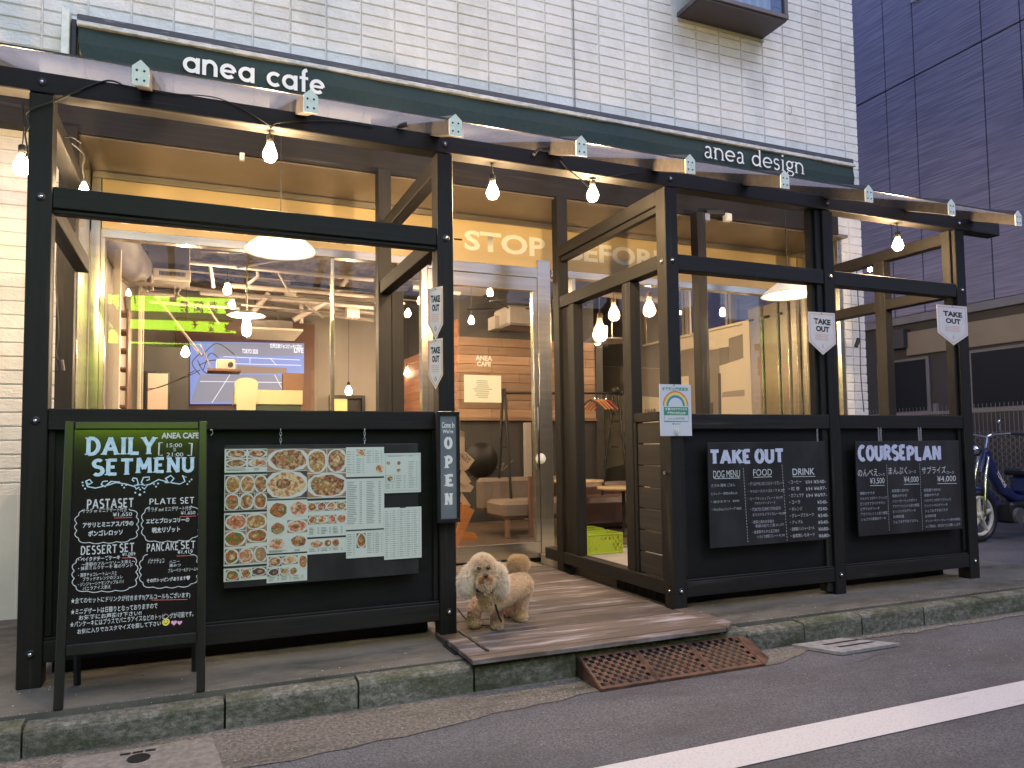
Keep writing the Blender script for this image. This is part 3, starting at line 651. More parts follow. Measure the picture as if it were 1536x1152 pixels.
# steel adjusting bolt beneath the right parapet
mb = MB(); q = aty(1254, 890, .05); mb.cyl((q.x, .05, 0), (q.x, .05, .1), .012, n=10); mb.lathe((q.x, .05, 0), [(.0, .006), (.035, .006), (.035, 0)], 12); mb.cyl((q.x, .05, .05), (q.x, .05, .065), .02, n=6)
mb.build('levelling_foot', M_KERB, fr)
# side frames: left end (P1), entrance left (P2), entrance right (P3), right end (P5)
def rear_post(x0, x1, y0, y1, z1=3.34): return B('rear_post', W_Z, fr, x0, x1, y0, y1, 0, z1)
rear_post(-1.345, -1.24, 1.46, 1.565)
beamy(-1.240, -1.15, .106, 1.459, 2.79, 2.889); beamy(-1.235, -1.15, .106, 1.459, 2.33, 2.43)
beamy(-1.235, -1.15, .106, 1.459, 1.225, 1.33); beamy(-1.235, -1.15, .106, 1.459, .113, .215); B('parapet_panel', M_PANEL, fr, -1.20, -1.185, .107, 1.459, .216, 1.224, bev=0)
x0, x1 = PO['P2']
rear_post(x0-.005, x0+.10, 1.46, 1.565); rear_post(x0+.102, x0+.2, 1.465, 1.56, 2.36)
beamy(x0+.005, x1-.005, .106, 1.459, 2.79, 2.889); beamy(x0+.005, x1-.005, .106, 1.459, 2.33, 2.432)
beamy(x0+.005, x1-.005, .106, 1.459, 1.225, 1.33); B('parapet_panel', M_PANEL, fr, x0+.04, x0+.055, .106, 1.46, .1, 1.224, bev=0)
x0, x1 = PO['P3']
rear_post(x0-.003, x0+.10, 1.55, 1.655)
B('inner_post', W_Z, fr, x0+.004, x0+.098, 1.30, 1.38, .205, 2.33)
B('inner_post', W_Z, fr, x0+.02, x0+.09, 1.40, 1.535, .205, 2.33)
B('inner_post', W_Z, fr, x0+.004, x0+.098, .455, .55, .205, 2.33)
B('inner_post', W_Z, fr, x0+.03, x0+.10, .558, .60, .205, 2.33)
mb_ = beamy(x0-.002, x1-.003, .106, 1.549, 2.789, 2.889); B('beam_ledge', W_Y, fr, x0+.02, x0+.07, .106, 1.549, 2.745, 2.788, bev=.003)
beamy(x0+.002, x1-.003, .106, 1.68, 2.333, 2.435); beamy(x0+.002, x1-.003, .106, 1.90, .104, .203)
# slatted panel by the front post
pn = B('slat_frame', W_Z, fr, x0+.01, x0+.05, .107, .14, .204, 1.33); B('slat_frame', W_Y, fr, x0+.012, x0+.05, .141, .454, 1.285, 1.35)
B('slat_frame', W_Z, fr, x0+.01, x0+.05, .42, .454, .204, 1.284)
zz = .21
M_SLAT = woodm('slat_wood', 1, (.030, .028, .026), (.05, .045, .04), .5, .2)
for k in range(7):
    z1 = zz+.150; B('slat_board', M_SLAT, fr, x0+.022, x0+.045, .142, .418, zz, z1-.004, bev=.003); zz += .1535
bolt(fr, x0-.0015+.0, 2.38, .05, 'x'); bolt(fr, x0-.002, .14, .05, 'x', False)
MB().cyl((x0-.02, .05, .93), (x0, .05, .93), .012, n=10).build('eye_screw', M_CHROME, fr)
x0, x1 = PO['P5']
B('inner_post', W_Z, fr, x0+.004, x0+.1, .68, .785, 0, 2.889)
rear_post(x0, x0+.1, 1.46, 1.565)
beamy(x0+.003, x1-.006, .106, 1.459, 2.79, 2.889); beamy(x0+.006, x1-.01, .106, .679, 2.335, 2.43); beamy(x0+.006, x1-.01, .786, 1.459, 2.335, 2.43)
beamy(x0+.006, x1-.01, .106, .679, 1.225, 1.33); beamy(x0+.006, x1-.01, .786, 1.459, 1.225, 1.33); B('parapet_panel', M_PANEL, fr, x0+.05, x0+.06, .106, .679, .11, 1.224, bev=0)
B('parapet_panel', M_PANEL, fr, x0+.05, x0+.06, .786, 1.459, .11, 1.224, bev=0)
rear_post(3.95, 4.05, 1.46, 1.565)
# rafters with white end plates, roof sheets between
YP = -.37; SL = .40
def rz(y): return 2.984+SL*y
rxs = [-.73+.787*k for k in range(-2, 9)]
rxs = [-2.30, -1.515, aty(211, 110, YP).x, aty(466, 153, YP).x, aty(683, 188, YP).x, aty(872, 222, YP).x, aty(1035, 248, YP).x, aty(1177, 270, YP).x, aty(1303, 288, YP).x, aty(1427, 310, YP).x, aty(1527, 325, YP).x]
prof_r = [(-.032, 0), (.032, 0), (.032, .085), (0, .118), (-.032, .085)]
for xr in rxs:
    mb = MB(); ys = (YP+.0045, 1.57); n_ = len(prof_r)
    vs = [(xr+a, y, rz(y)+b-.0) for y in ys for a, b in prof_r]
    mb.add(vs, [tuple(range(n_))[::-1], tuple(range(n_, 2*n_))]+[(i, (i+1) % n_, n_+(i+1) % n_, n_+i) for i in range(n_)])
    ra = mb.build('rafter', M_RAFTER, fr)
    mb = MB(); mb.prism([(xr+a*1.15, rz(YP)+b*1.05-.003) for a, b in prof_r], YP-.004, YP+.004, 'xz', 0)
    for dx in (-.016, .016):
        for dz in (.022, .068): mb.lathe((xr+dx, YP-.004, rz(YP)+dz), [(.0055, .0), (.0055, .0015), (0, .0015)], 8, mi=1, axis=(0, -1, 0))
    mb.build('end_plate', [M_PLATE, M_BLACK], ra)
for a, b in zip(rxs, rxs[1:]):
    mb = MB(); x0_, x1_ = a+.034, b-.034; y0, y1 = YP+.012, 1.56
    vs = [(x, y, rz(y)+dz) for dz in (.082, .088) for (x, y) in ((x0_, y0), (x1_, y0), (x1_, y1), (x0_, y1))]
    mb.add(vs, [(0, 3, 2, 1), (4, 5, 6, 7), (0, 1, 5, 4), (1, 2, 6, 5), (2, 3, 7, 6), (3, 0, 4, 7)]); mb.build('roof_sheet', M_POLY, fr)
    B('sheet_edge', M_DARKMET, fr, x0_, x1_, y0-.008, y0-.001, rz(y0)+.08, rz(y0)+.089, bev=0)

# ================================================================ DECK AT THE ENTRANCE
dk = thing('entrance_deck', 'worn brown board deck laid over the kerb in the entrance gap', 'deck', (1.6, .6, 0))
zt = .036; y = -.535; rr = random.Random(5); k = 0
while y < 2.2:
    wd = .175 if k else .075
    y1 = min(y+wd, 2.22)
    xl = .855 if y < -.05 else .965; xr_ = 2.47 if y < -.02 else 2.49
    o = B('deck_board', M_DECK, dk, xl+rr.uniform(-.006, .006), xr_+rr.uniform(-.008, .008), y+.008, y1, zt-.028-rr.uniform(0, .003), zt-rr.uniform(0, .004), bev=.003)
    y = y1; k += 1
B('deck_joist', M_BLACK, dk, .84, .88, -.3, -.1, .001, .006, bev=0); B('deck_joist', M_BLACK, dk, 2.36, 2.42, -.3, -.05, .001, .006, bev=0); B('deck_joist', M_BLACK, dk, 1.0, 2.45, -.3, 2.2, .001, .006, bev=0)
for (a, b), (c, d) in (((686, 945), (732, 977)),):
    p = atz(a, b, zt); q = atz(c, d, zt); dirv = (q-p).normalized(); nrm = Vector((dirv.y, -dirv.x, 0))*.008
    mb = MB(); mb.prism([((p-nrm).x, (p-nrm).y), ((q-nrm).x, (q-nrm).y), ((q+nrm).x, (q+nrm).y), ((p+nrm).x, (p+nrm).y)], zt+.001, zt+.006, 'xy'); mb.build('edge_strip', M_DARKMET, dk)
p = atz(1025, 925, zt); q = atz(1100, 946, zt); mb = MB(); mb.prism([(2.485, -.53), (2.60, -.42), (2.60, -.005), (2.485, -.005)], .002, .030, 'xy'); mb.build('end_board', M_DECK, dk)
B('threshold_mat', mat('pale_threshold', (.34, .27, .18), .8, (.22, .17, .12), (6, 20, 6), bump=.4), dk, xd0+.1, 2.46, 1.86, 2.19, zt+.001, zt+.008, bev=.002)
# iron kerb ramp: three perforated plates
P = [atz(848, 998, -.02), atz(905, 1036, -.14), atz(1146, 996, -.14), atz(1085, 962, -.02)]
ry0, ry1 = .5*(P[1].y+P[2].y), -.492; rx0, rx1 = P[1].x-.01, P[2].x
rp = thing('kerb_ramp', 'rusty perforated iron ramp of three plates leaning on the kerb in front of the deck', 'kerb ramp', ((rx0+rx1)/2, ry0, -.15))
L = (rx1-rx0)/3; zl, zh = -.138, -.03; dy = ry1-ry0
for k in range(3):
    xa = rx0+k*L+.003; xb = xa+L-.006; nx, ny = 12, 9; mb = MB()
    def S_(u, v, dz=0): return (xa+(xb-xa)*u, ry0+dy*v, zl+(zh-zl)*v+dz)
    mb.add([S_(0, 0, -.012), S_(1, 0, -.012), S_(1, 1, -.012), S_(0, 1, -.012)], [(0, 3, 2, 1)], 1)
    U = [0, .05]; V = [0, .07]
    gx = [.05+.9*i/nx for i in range(nx+1)]; gyy = [.08+.84*j/ny for j in range(ny+1)]
    XS = [0]+gx+[1]; YS = [0]+gyy+[1]
    for i in range(len(XS)-1):
        for j in range(len(YS)-1):
            edge = i in (0, len(XS)-2) or j in (0, len(YS)-2)
            if edge or (i+j) % 2: mb.add([S_(XS[i], YS[j]), S_(XS[i+1], YS[j]), S_(XS[i+1], YS[j+1]), S_(XS[i], YS[j+1])], [(0, 1, 2, 3)])
            if not edge and (i+j) % 2:   # raised stud
                cx, cy = (XS[i]+XS[i+1])/2, (YS[j]+YS[j+1])/2; hx, hy = (XS[1+1]-XS[1])*.3, (YS[2]-YS[1])*.3
                mb.add([S_(cx-hx, cy-hy, .0005), S_(cx+hx, cy-hy, .0005), S_(cx+hx, cy+hy, .0005), S_(cx-hx, cy+hy, .0005), S_(cx-hx*.6, cy-hy*.6, .004), S_(cx+hx*.6, cy-hy*.6, .004), S_(cx+hx*.6, cy+hy*.6, .004), S_(cx-hx*.6, cy+hy*.6, .004)], [(4, 5, 6, 7), (0, 1, 5, 4), (1, 2, 6, 5), (2, 3, 7, 6), (3, 0, 4, 7)])
    # rim
    mb.add([S_(0, 0, .003), S_(1, 0, .003), S_(1, 0, -.012), S_(0, 0, -.012)], [(0, 3, 2, 1)])
    for u0, u1 in ((0, .02), (.98, 1)):
        mb.add([S_(u0, 0, .006), S_(u1, 0, .006), S_(u1, 1, .006), S_(u0, 1, .006)], [(0, 1, 2, 3)])
    mb.build('ramp_plate', [M_IRON, M_BLACK], rp)
mb = MB()
for xx in (rx0, rx1-.012):
    mb = MB(); mb.add([(xx, ry0, -.15), (xx, ry1, -.15), (xx, ry1, zh-.002), (xx, ry0, zl-.002), (xx+.012, ry0, -.15), (xx+.012, ry1, -.15), (xx+.012, ry1, zh-.002), (xx+.012, ry0, zl-.002)], [(0, 1, 2, 3), (7, 6, 5, 4), (0, 4, 5, 1), (1, 5, 6, 2), (2, 6, 7, 3)]); mb.build('side_rib', M_IRON, rp)
mb = MB(); mb.add([(rx1+.001, ry0, -.14), (rx1+.12, ry0+.10, -.14), (rx1+.10, ry1, -.06), (rx1+.001, ry1, zh)], [(0, 1, 2, 3)]); mb.add([(rx1+.001, ry0, -.148), (rx1+.12, ry0+.10, -.148), (rx1+.12, ry0+.10, -.14), (rx1+.001, ry0, -.14)], [(0, 1, 2, 3)]); mb.build('corner_wing', M_IRON, rp)

# added black boards in the two terrace bays, blocking light under each parapet gap
for xa, xb in ((-1.13, .855), (2.61, 5.40)):
    ys = .22
    while ys < (1.9 if xa < 0 else .88):
        B('light_block_board', M_PANEL, fr, xa, xb, ys+.004, ys+.13, .004, .088, bev=.002); ys += .134

# hairline cracks in the asphalt and litter on the pavement
road_ = bpy.data.objects['road']; rr = random.Random(41)
for (x, y, dx, dy, n) in ((2.9, -.95, .07, .012, 12), (3.4, -2.0, .08, -.05, 12), (-.6, -2.05, .06, .03, 12)):
    pts = []
    for i in range(n): pts.append((x, y)); x += dx*rr.uniform(.6, 1.3); y += dy+rr.uniform(-.045, .045)
    q = MB(); q.ribbon(pts, [.0008+.0016*math.sin(math.pi*i/(n-1)) for i in range(n)], 0); q.v = [(a, c, -.1462) for a, b, c in q.v]; q.f = [tuple(reversed(f)) for f in q.f]
    q.build('asphalt_crack', M_BLACK, road_)
M_PATCH = mat('asphalt_patch', (.040, .038, .040), .8, (.12, .115, .12), (110, 110, 110), 3, (.3, .72), .8, (120,)*3, 0, .3, None, (.06, .055, .06), (1.5,)*3, (.5, .7), bdist=.005, nrough=.7)
pl = [(1.9, -2.35), (2.5, -2.2), (3.5, -2.25), (3.6, -3.2), (1.8, -3.3)]
MB().prism(pl, -.149, -.1475, 'xy').build('asphalt_patch', M_PATCH, road_)
mb = MB()
for i in range(150):
    if i < 60: x, y = rr.choice((-1.19, .91, 2.55, 3.99, 5.46))+rr.uniform(-.12, .14), rr.uniform(-.09, -.005)
    else: x, y = rr.uniform(-1.7, 6), rr.uniform(-.36, .1)
    if .8 < x < 2.6: continue
    s = rr.uniform(.003, .010); a = rr.random()*6; z = .001
    vs = [(x+s*math.cos(a), y+s*math.sin(a), z), (x+s*.5*math.cos(a+1.6), y+s*.5*math.sin(a+1.6), z+s*.3), (x-s*math.cos(a), y-s*math.sin(a), z), (x-s*.5*math.cos(a+1.6), y-s*.5*math.sin(a+1.6), z+s*.2)]
    mb.add(vs, [(0, 1, 2), (0, 2, 3)], rr.choice((0, 0, 1)))
tag(mb.build('pavement_litter', [mat('pale_flake', (.5, .48, .44), .8), mat('dry_leaf', (.14, .09, .045), .8)]), 'pale flakes and dry leaf bits gathered round the post feet on the pavement', 'litter', kind='stuff')
# ================================================================ BULBS, PENDANTS, CABLES
E_BULB = emit('bulb_glow', (1.0, .68, .36), 1050)
E_BULBIN = emit('indoor_bulb_glow', (1.0, .72, .44), 420)
E_SMALL = emit('small_bulb_glow', (1.0, .72, .42), 300)
def bulb(px, py, y, label, ztop=2.893, r=.039, m_=None, dark=False, group='bulbs strung along the pergola beams', cord=True):
    c = aty(px, py, y); t = thing('light_bulb', label, 'light bulb', (c.x, c.y, c.z+r*2.6), group=group)
    MB().lathe(c, [(0, -r), (r*.62, -r*.80), (r*.95, -r*.3), (r, .1*r), (r*.8, .75*r), (r*.5, 1.35*r), (r*.40, 1.7*r)], 16).build('bulb_glass', m_ or E_BULB, t)
    MB().lathe(c, [(r*.45, 1.7*r), (r*.52, 1.75*r), (r*.5, 2.9*r), (r*.25, 3.1*r), (0, 3.1*r)], 12).build('socket', M_BLACK, t)
    if cord: MB().tube([c+Vector((0, 0, 3*r)), c+Vector((.004, 0, (ztop-c.z)*.6)), Vector((c.x-.003, c.y, ztop))], .003, 6).build('cord', M_BLACK, t)
    return t, c
bulb(405, 233, .05, 'glowing bulb hanging from the top beam above the menu board')
bulb(739, 290, .05, 'glowing bulb on the left over the entrance gap')
bulb(889, 294, .05, 'glowing bulb on the right over the entrance gap')
bulb(1347, 369, .05, 'glowing bulb under the beam in the rightmost bay')
bulb(33, 252, .16, 'glowing bulb half hidden behind the leftmost corner post')
bulb(126, 284, .75, 'small bulb in a black socket under the left side beam', 2.78, .024, E_SMALL)
bulb(1305, 404, 1.0, 'small bulb hanging near the right corner of the white wall', 2.78, .022, E_SMALL)
def pendant(px, py, y, D_, label, lit=True):
    c = aty(px, py, y); t = thing('pendant_lamp', label, 'pendant lamp', (c.x, c.y, c.z+.2), group='white enamel pendant lamps in the terrace'); r = D_/2
    pr = [(.03, .155), (.045, .15), (.07, .125), (r*.55, .085), (r*.85, .035), (r, .0), (r+.004, -.006), (r, -.008), (r*.85, .025), (r*.55, .075), (.07, .115), (.0, .14)]
    MB().lathe(c, pr, 40).build('lamp_shade', M_ENAM, t)
    MB().lathe(c, [(.03, .155), (.03, .20), (.01, .215), (0, .215)], 14).build('shade_cap', M_ENAM, t)
    MB().ball(c+Vector((0, 0, .035)), .038, 14).build('bulb_glass', E_PEND, t)
    MB().cyl(c+Vector((0, 0, .21)), (c.x, c.y, 3.2), .0035, n=6).build('cord', M_BLACK, t)
M_ENAM = mat('white_enamel', (.80, .78, .74), .3)
E_PEND = emit('pendant_bulb_glow', (1., .78, .50), 650)
pendant(421, 376, .70, .45, 'white enamel pendant lamp hanging over the left terrace bay')
pendant(1182, 443, .70, .44, 'white enamel pendant lamp hanging over the right terrace bay')
# cable swags
t = thing('light_cable', 'black cable of the festoon lights draped along the front beam', 'cable', (0, 0, 2.99))
def px_tube(pts, y, r=.0045, nm='cable', m_=None, par=None):
    q = [aty(a, b, y) for a, b in pts]; s = []
    for i in range(len(q)-1):
        for k in range(5):
            u = k/5; p0 = q[max(i-1, 0)]; p1 = q[i]; p2 = q[i+1]; p3 = q[min(i+2, len(q)-1)]
            s.append(.5*((2*p1)+(p2-p0)*u+(2*p0-5*p1+4*p2-p3)*u*u+(3*p1-p0-3*p2+p3)*u**3))
    s.append(q[-1]); return MB().tube(s, r, 6).build(nm, m_ or M_BLACK, par or t)
px_tube([(44, 190), (39, 178), (42, 166), (80, 152), (120, 135), (160, 121), (182, 126)], -.012)
px_tube([(44, 190), (38, 200), (40, 215), (42, 228), (36, 238)], -.012)
px_tube([(182, 127), (250, 140), (330, 148), (400, 185), (406, 192), (420, 184), (500, 182), (560, 190)], -.012, .003)
px_tube([(840, 240), (850, 252), (870, 268), (885, 283)], -.014, .004)
px_tube([(885, 270), (930, 262), (960, 258)], -.014, .002)
px_tube([(800, 232), (812, 222), (832, 226), (845, 236)], -.02, .011)
px_tube([(108, 215), (126, 232), (124, 250), (127, 268)], .45, .006); px_tube([(84, 208), (105, 205), (122, 215)], .4, .004)
px_tube([(87, 345), (84, 420), (88, 500), (84, 530), (92, 548)], .9, .004)
t2 = thing('socket_block', 'black outlet plug hanging on its cord beside the left window', 'socket', tuple(aty(90, 548, .9)))
MB().cyl(aty(90, 540, .9), aty(92, 556, .9), .02, n=8).build('plug', M_BLACK, t2)
px_tube([(1285, 400), (1288, 470), (1290, 508), (1291, 560), (1296, 618)], 1.40, .005)
MB().cyl(aty(1284, 520, 1.38), aty(1288, 508, 1.38), .02, n=8).build('plug', M_BLACK, t)
# little spot socket on the beam
t = thing('spot_camera', 'small black clip lamp socket on the front beam left of the entrance', 'socket', tuple(aty(600, 190, 0)))
c = aty(604, 189, -.02); MB().cyl(c+Vector((-.02, 0, -.004)), c+Vector((.022, -.02, .004)), .013, .016, n=12).build('barrel', M_DARKMET, t)
MB().cyl(c+Vector((-.03, 0.01, -.01)), c+Vector((-.02, 0, -.004)), .008, n=8).build('clip', M_BLACK, t)
t = thing('conduit_box', 'white cable socket fixed under the rear beam', 'socket', tuple(aty(365, 234, 1.5)))
c = aty(363, 234, 1.52); MB().bbox(c.x-.018, c.x+.018, 1.50, 1.54, c.z-.035, c.z+.02).build('socket_body', M_PLATE, t)
t = thing('spot_pair', 'pair of small floodlights clipped beneath the rear beam right of the entrance', 'floodlights', tuple(aty(1075, 327, 1.5)))
for a in (1057, 1090):
    c = aty(a, 327, 1.52); MB().bbox(c.x-.04, c.x+.04, 1.48, 1.54, c.z-.04, c.z+.04, b=.01).build('lamp_head', M_PLATE if a > 1060 else M_STEEL, t)
c = aty(1070, 322, 1.52); MB().cyl(c+Vector((-.1, 0, .01)), c+Vector((.12, 0, .03)), .03, n=10).build('lamp_body', M_BLACK, t)

# ================================================================ A-BOARD
LX, LY = -.722, -.37; th = -math.atan2(.17, 1.265)
ab = thing('a_board', 'tall black sandwich board headed DAILY SET MENU in pale blue chalk', 'sandwich board', (LX, LY, 0), (th, 0, 0))
AM = Matrix.Translation((LX, LY, 0)) @ Matrix.Rotation(th, 4, 'X'); AI = AM.inverted()
def atb(px, py):
    o = AI @ CO; d = AI.to_3x3() @ ray(px, py); p = o+d*((0.0-o.y)/d.y); return p
HB = 1.272; W2 = .307
M_AFR = mat('a_board_frame', (.014, .014, .013), .3, (.02, .02, .018), (20, 20, 3), spec=.5, bump=.05)
for s in (-1, 1):
    x = s*W2; B('leg', M_AFR, ab, min(x, x-s*.038), max(x, x-s*.038), -.012, .014, .0, HB, local=True)
B('top_rail', M_AFR, ab, -W2+.039, W2-.039, -.012, .014, HB-.040, HB-.004, local=True)
zb0 = atb(200, 955).z
B('bottom_rail', M_AFR, ab, -W2+.039, W2-.039, -.012, .014, zb0-.055, zb0-.008, local=True)
face = B('board_face', M_GLOSSB, ab, -W2+.039, W2-.039, 0, .008, zb0-.0075, HB-.041, bev=0, local=True)
AM2 = AI.to_3x3()
for s in (-1, 1):  # rear legs
    a = Vector((s*(W2-.045), .02, HB-.06)); foot = AI @ Vector((LX+s*(W2-.045), -.025, 0)); mb = MB(); mb.cyl(a, foot, .016, n=4, smooth=False); mb.build('rear_leg', M_AFR, ab, local=True)
YT = -.0012
def tb(s, x0, y0, x1, y1, m_=None, bold=.008, **k):
    p = atb(x0, y1); q = atb(x0, y0); r = atb(x1, y1)
    text(s, (p.x, p.z, r.x, q.z), YT, m_ or M_CHALK, ab, bold=bold, local=True, name='chalk_line', **k)
def sb(s, x0, y0, x1, y1, m_, wt=.16, **k):
    p = atb(x0, y1); q = atb(x0, y0); r = atb(x1, y1)
    return slab(s, (p.x, p.z, r.x, q.z), YT, m_, ab, wt=wt, local=True, name='chalk_lettering', **k)
sb('DAILY', 127, 655, 236, 684, M_CHALKBLUE, .2); sb('SET', 137, 688, 199, 715, M_CHALKBLUE, .2); sb('MENU', 203, 686, 292, 711, M_CHALKBLUE, .2)
tb('ANEA CAFE', 242, 649, 299, 658, bold=.04); tb('15:00', 250, 665, 273, 671); tb('S', 260, 672, 264, 677); tb('21:00', 250, 679, 275, 685)
def rb(pts, wpx, m_, nm='chalk_stroke', closed=False, dy=0):
    q = [atb(a, b) for a, b in pts]; return MB().ribbon([(p.x, p.z) for p in q], wpx*.0029, YT+dy, closed=closed).build(nm, m_, ab, local=True)
rb([(244, 664), (239, 664), (238, 683), (244, 683)], 1.6, M_CHALK); rb([(283, 665), (288, 665), (287, 683), (281, 683)], 1.6, M_CHALK)
# flourish
def sw(pts): return [(a*.152+95, b*.152+625) for a, b in pts]
for q in ([(215, 640), (260, 620), (285, 650), (250, 670), (225, 640), (240, 690), (320, 705), (430, 680), (520, 650), (620, 665), (700, 690), (740, 660), (725, 610), (690, 605), (680, 625), (700, 640)],
          [(440, 635), (390, 640), (375, 670), (410, 690), (470, 640), (560, 645)],
          [(1215, 600), (1180, 580), (1200, 640), (1150, 665), (1050, 650), (940, 620), (860, 665), (800, 680), (770, 650), (790, 600), (850, 595), (850, 620), (820, 630)],
          [(1030, 640), (1010, 610), (1060, 580), (1090, 610), (1060, 650), (1000, 650)],
          [(760, 670), (700, 680), (720, 715), (750, 695)], [(765, 670), (830, 680), (800, 715), (775, 695)]): rb(sw(q), 1.7, M_CHALKBLUE, 'flourish', dy=-.0001)
for a, b in ((190, 650), (195, 680), (215, 710), (1265, 620), (1245, 640), (1225, 665), (580, 675), (600, 700), (620, 675), (895, 665), (915, 690), (935, 660), (710, 750), (755, 770), (800, 745), (757, 720)):
    p = atb(a*.152+95, b*.152+625); r_ = .0042 if a != 755 else .006
    MB().prism([(p.x+r_*math.cos(k*.7854), p.z+r_*math.sin(k*.7854)) for k in range(8)], YT-.0004, YT, 'xz').build('chalk_dot', M_CHALKBLUE, ab, local=True)
def cloud(x0, y0, x1, y1, nx=6, ny=4):
    # scalloped outline around a px box, open at the top middle
    cx, cy = (x0+x1)/2, (y0+y1)/2; pts = []; N = 150; hw, hh = (x1-x0)/2, (y1-y0)/2
    for i in range(N+1):
        a = R(128)+R(284)*i/N; e = 4.; c, s = math.cos(a), math.sin(a)
        rr_ = (abs(c)**e+abs(s)**e)**(-1/e); sc = 1-.05*abs(math.cos(a*9)) ; sc = .93+.07*abs(math.sin(a*7.5))
        pts.append((cx+hw*c*rr_*sc, cy-hh*s*rr_*sc+ (cx-(cx+hw*c*rr_))*.04))
    rb(pts, 1.2, M_CHALK, 'cloud_outline', dy=.0002)
cloud(112, 762, 208, 815); cloud(212, 757, 300, 813); cloud(108, 832, 207, 888); cloud(209, 828, 298, 882)
sb('PASTASET', 130, 749, 200, 764, M_CHALK, .17, serif=.15); sb('PLATE', 224, 748, 264, 757, M_CHALK, .15, serif=.12); sb('SET', 270, 746, 291, 756, M_CHALK, .15, serif=.12)
sb('DESSERT', 121, 819, 175, 833, M_CHALK, .15, serif=.12); sb('SET', 179, 815, 201, 829, M_CHALK, .15, serif=.12); sb('PANCAKE', 220, 815, 267, 828, M_CHALK, .14, serif=.12); sb('SET', 271, 812, 293, 824, M_CHALK, .14, serif=.12)
tb('サラダ or ミニデザート付き', 123, 763, 190, 770); tb('¥1,650', 169, 769, 198, 776); tb('アサリとミニアスパラの', 124, 784, 200, 792, bold=.035); tb('ボンゴレロッソ', 132, 796, 184, 805, bold=.035)
tb('サラダ and ミニデザート付き', 221, 761, 287, 768); tb('¥1,650', 271, 767, 293, 773); tb('エビとブロッコリーの', 219, 778, 284, 786, bold=.035); tb('明太リゾット', 228, 791, 270, 800, bold=.035)
tb('¥1,089', 183, 829, 203, 835); tb('・ベイクドチーズケーキ', 117, 836, 180, 843, bold=.03); tb('～季節のフルーツソース添え～', 122, 844, 203, 850); tb('・抹茶ミルクケーキ 苺のサンド', 117, 850, 199, 856); tb('・濃厚チョコレートムースと', 117, 860, 175, 866); tb('ブラッドオレンジのジュレ', 124, 866, 184, 872); tb('・ジンジャーシナモンアップルパイ', 117, 874, 186, 880); tb('バニラアイス添え', 124, 880, 166, 886)
tb('¥1,419', 266, 825, 289, 832); tb('ハニー', 254, 841, 269, 845); tb('黒みつ', 254, 846, 271, 851); tb('ブルーベリー&クリーム', 252, 853, 294, 859); tb('その他トッピングあります♥', 220, 868, 285, 875, bold=.03); tb('バナナチョコ', 222, 838, 246, 846)
for a, b, c in ((171, 777, 198), (270, 775, 294), (183, 837, 204), (265, 834, 290), (227, 900, 281)): rb([(a, b), ((a+c)/2, b-.3), (c, b-1)], .9, M_CHALKR, 'red_underline')
tb('★全てのセットにドリンクが付きます!!(アルコールもございます)', 106, 897, 285, 907, bold=.015, slope=-.03)
tb('★ミニデザートは日替りとなっておりますので', 106, 913.5, 236, 922.5, bold=.015, slope=-.01); tb('お気軽にお声掛け下さい!!', 118, 923, 212, 930.5, bold=.015, slope=-.01)
tb('★パンケーキにはプラスでバニラアイスなどのトッピングが可能です。', 105, 932.5, 290, 941.5, bold=.01, slope=.0); tb('お気に入りでカスタマイズを探して下さい', 116, 943.5, 241, 951.5, bold=.015, slope=.01)
p = atb(249, 933); MB().prism([(p.x+.0165*math.cos(k*.5236), p.z+.0165*math.sin(k*.5236)) for k in range(12)], YT-.001, YT, 'xz').build('smile_face', M_YEL, ab, local=True)
rb([(246, 934), (249, 936), (252, 933)], .8, M_INKB, 'smile_line', dy=-.0015); rb([(246.5, 930), (246.6, 931.5)], 1, M_INKB, 'smile_line', dy=-.0015); rb([(251, 930), (251.1, 931.5)], 1, M_INKB, 'smile_line', dy=-.0015)
for a in (261, 269.5):
    p = atb(a, 934); s_ = .013 if a < 265 else .011
    MB().prism([(p.x+s_*(16*math.sin(t_)**3)/16, p.z+s_*(13*math.cos(t_)-5*math.cos(2*t_)-2*math.cos(3*t_)-math.cos(4*t_))/16) for t_ in [k*math.pi/9 for k in range(18)]], YT-.001, YT, 'xz').build('chalk_heart', M_PINK, ab, local=True)

# ================================================================ BOARDS ON THE PARAPETS
def chain(par, x, z0, z1, y):
    n = max(2, int((z1-z0)/.016)); mb = MB()
    for i in range(n):
        z = z0+(z1-z0)*(i+.5)/n; pts = []
        for k in range(9):
            a = k*math.pi/4; u = .0055*math.cos(a); v = .0115*math.sin(a)
            pts.append((x+(u if i % 2 else 0), y+(0 if i % 2 else u), z+v))
        mb.tube(pts, .0016, 5)
    return mb.build('chain', M_CHAIN, par)
def board(nm, label, cat, x0, z0, x1, z1, y=-.022, th=.014, m_=None, tilt=0):
    t = thing(nm, label, cat, ((x0+x1)/2, y, z0)); B('board', m_ or M_CHALKB, t, x0, x1, y, y+th, z0, z1, bev=.002); return t
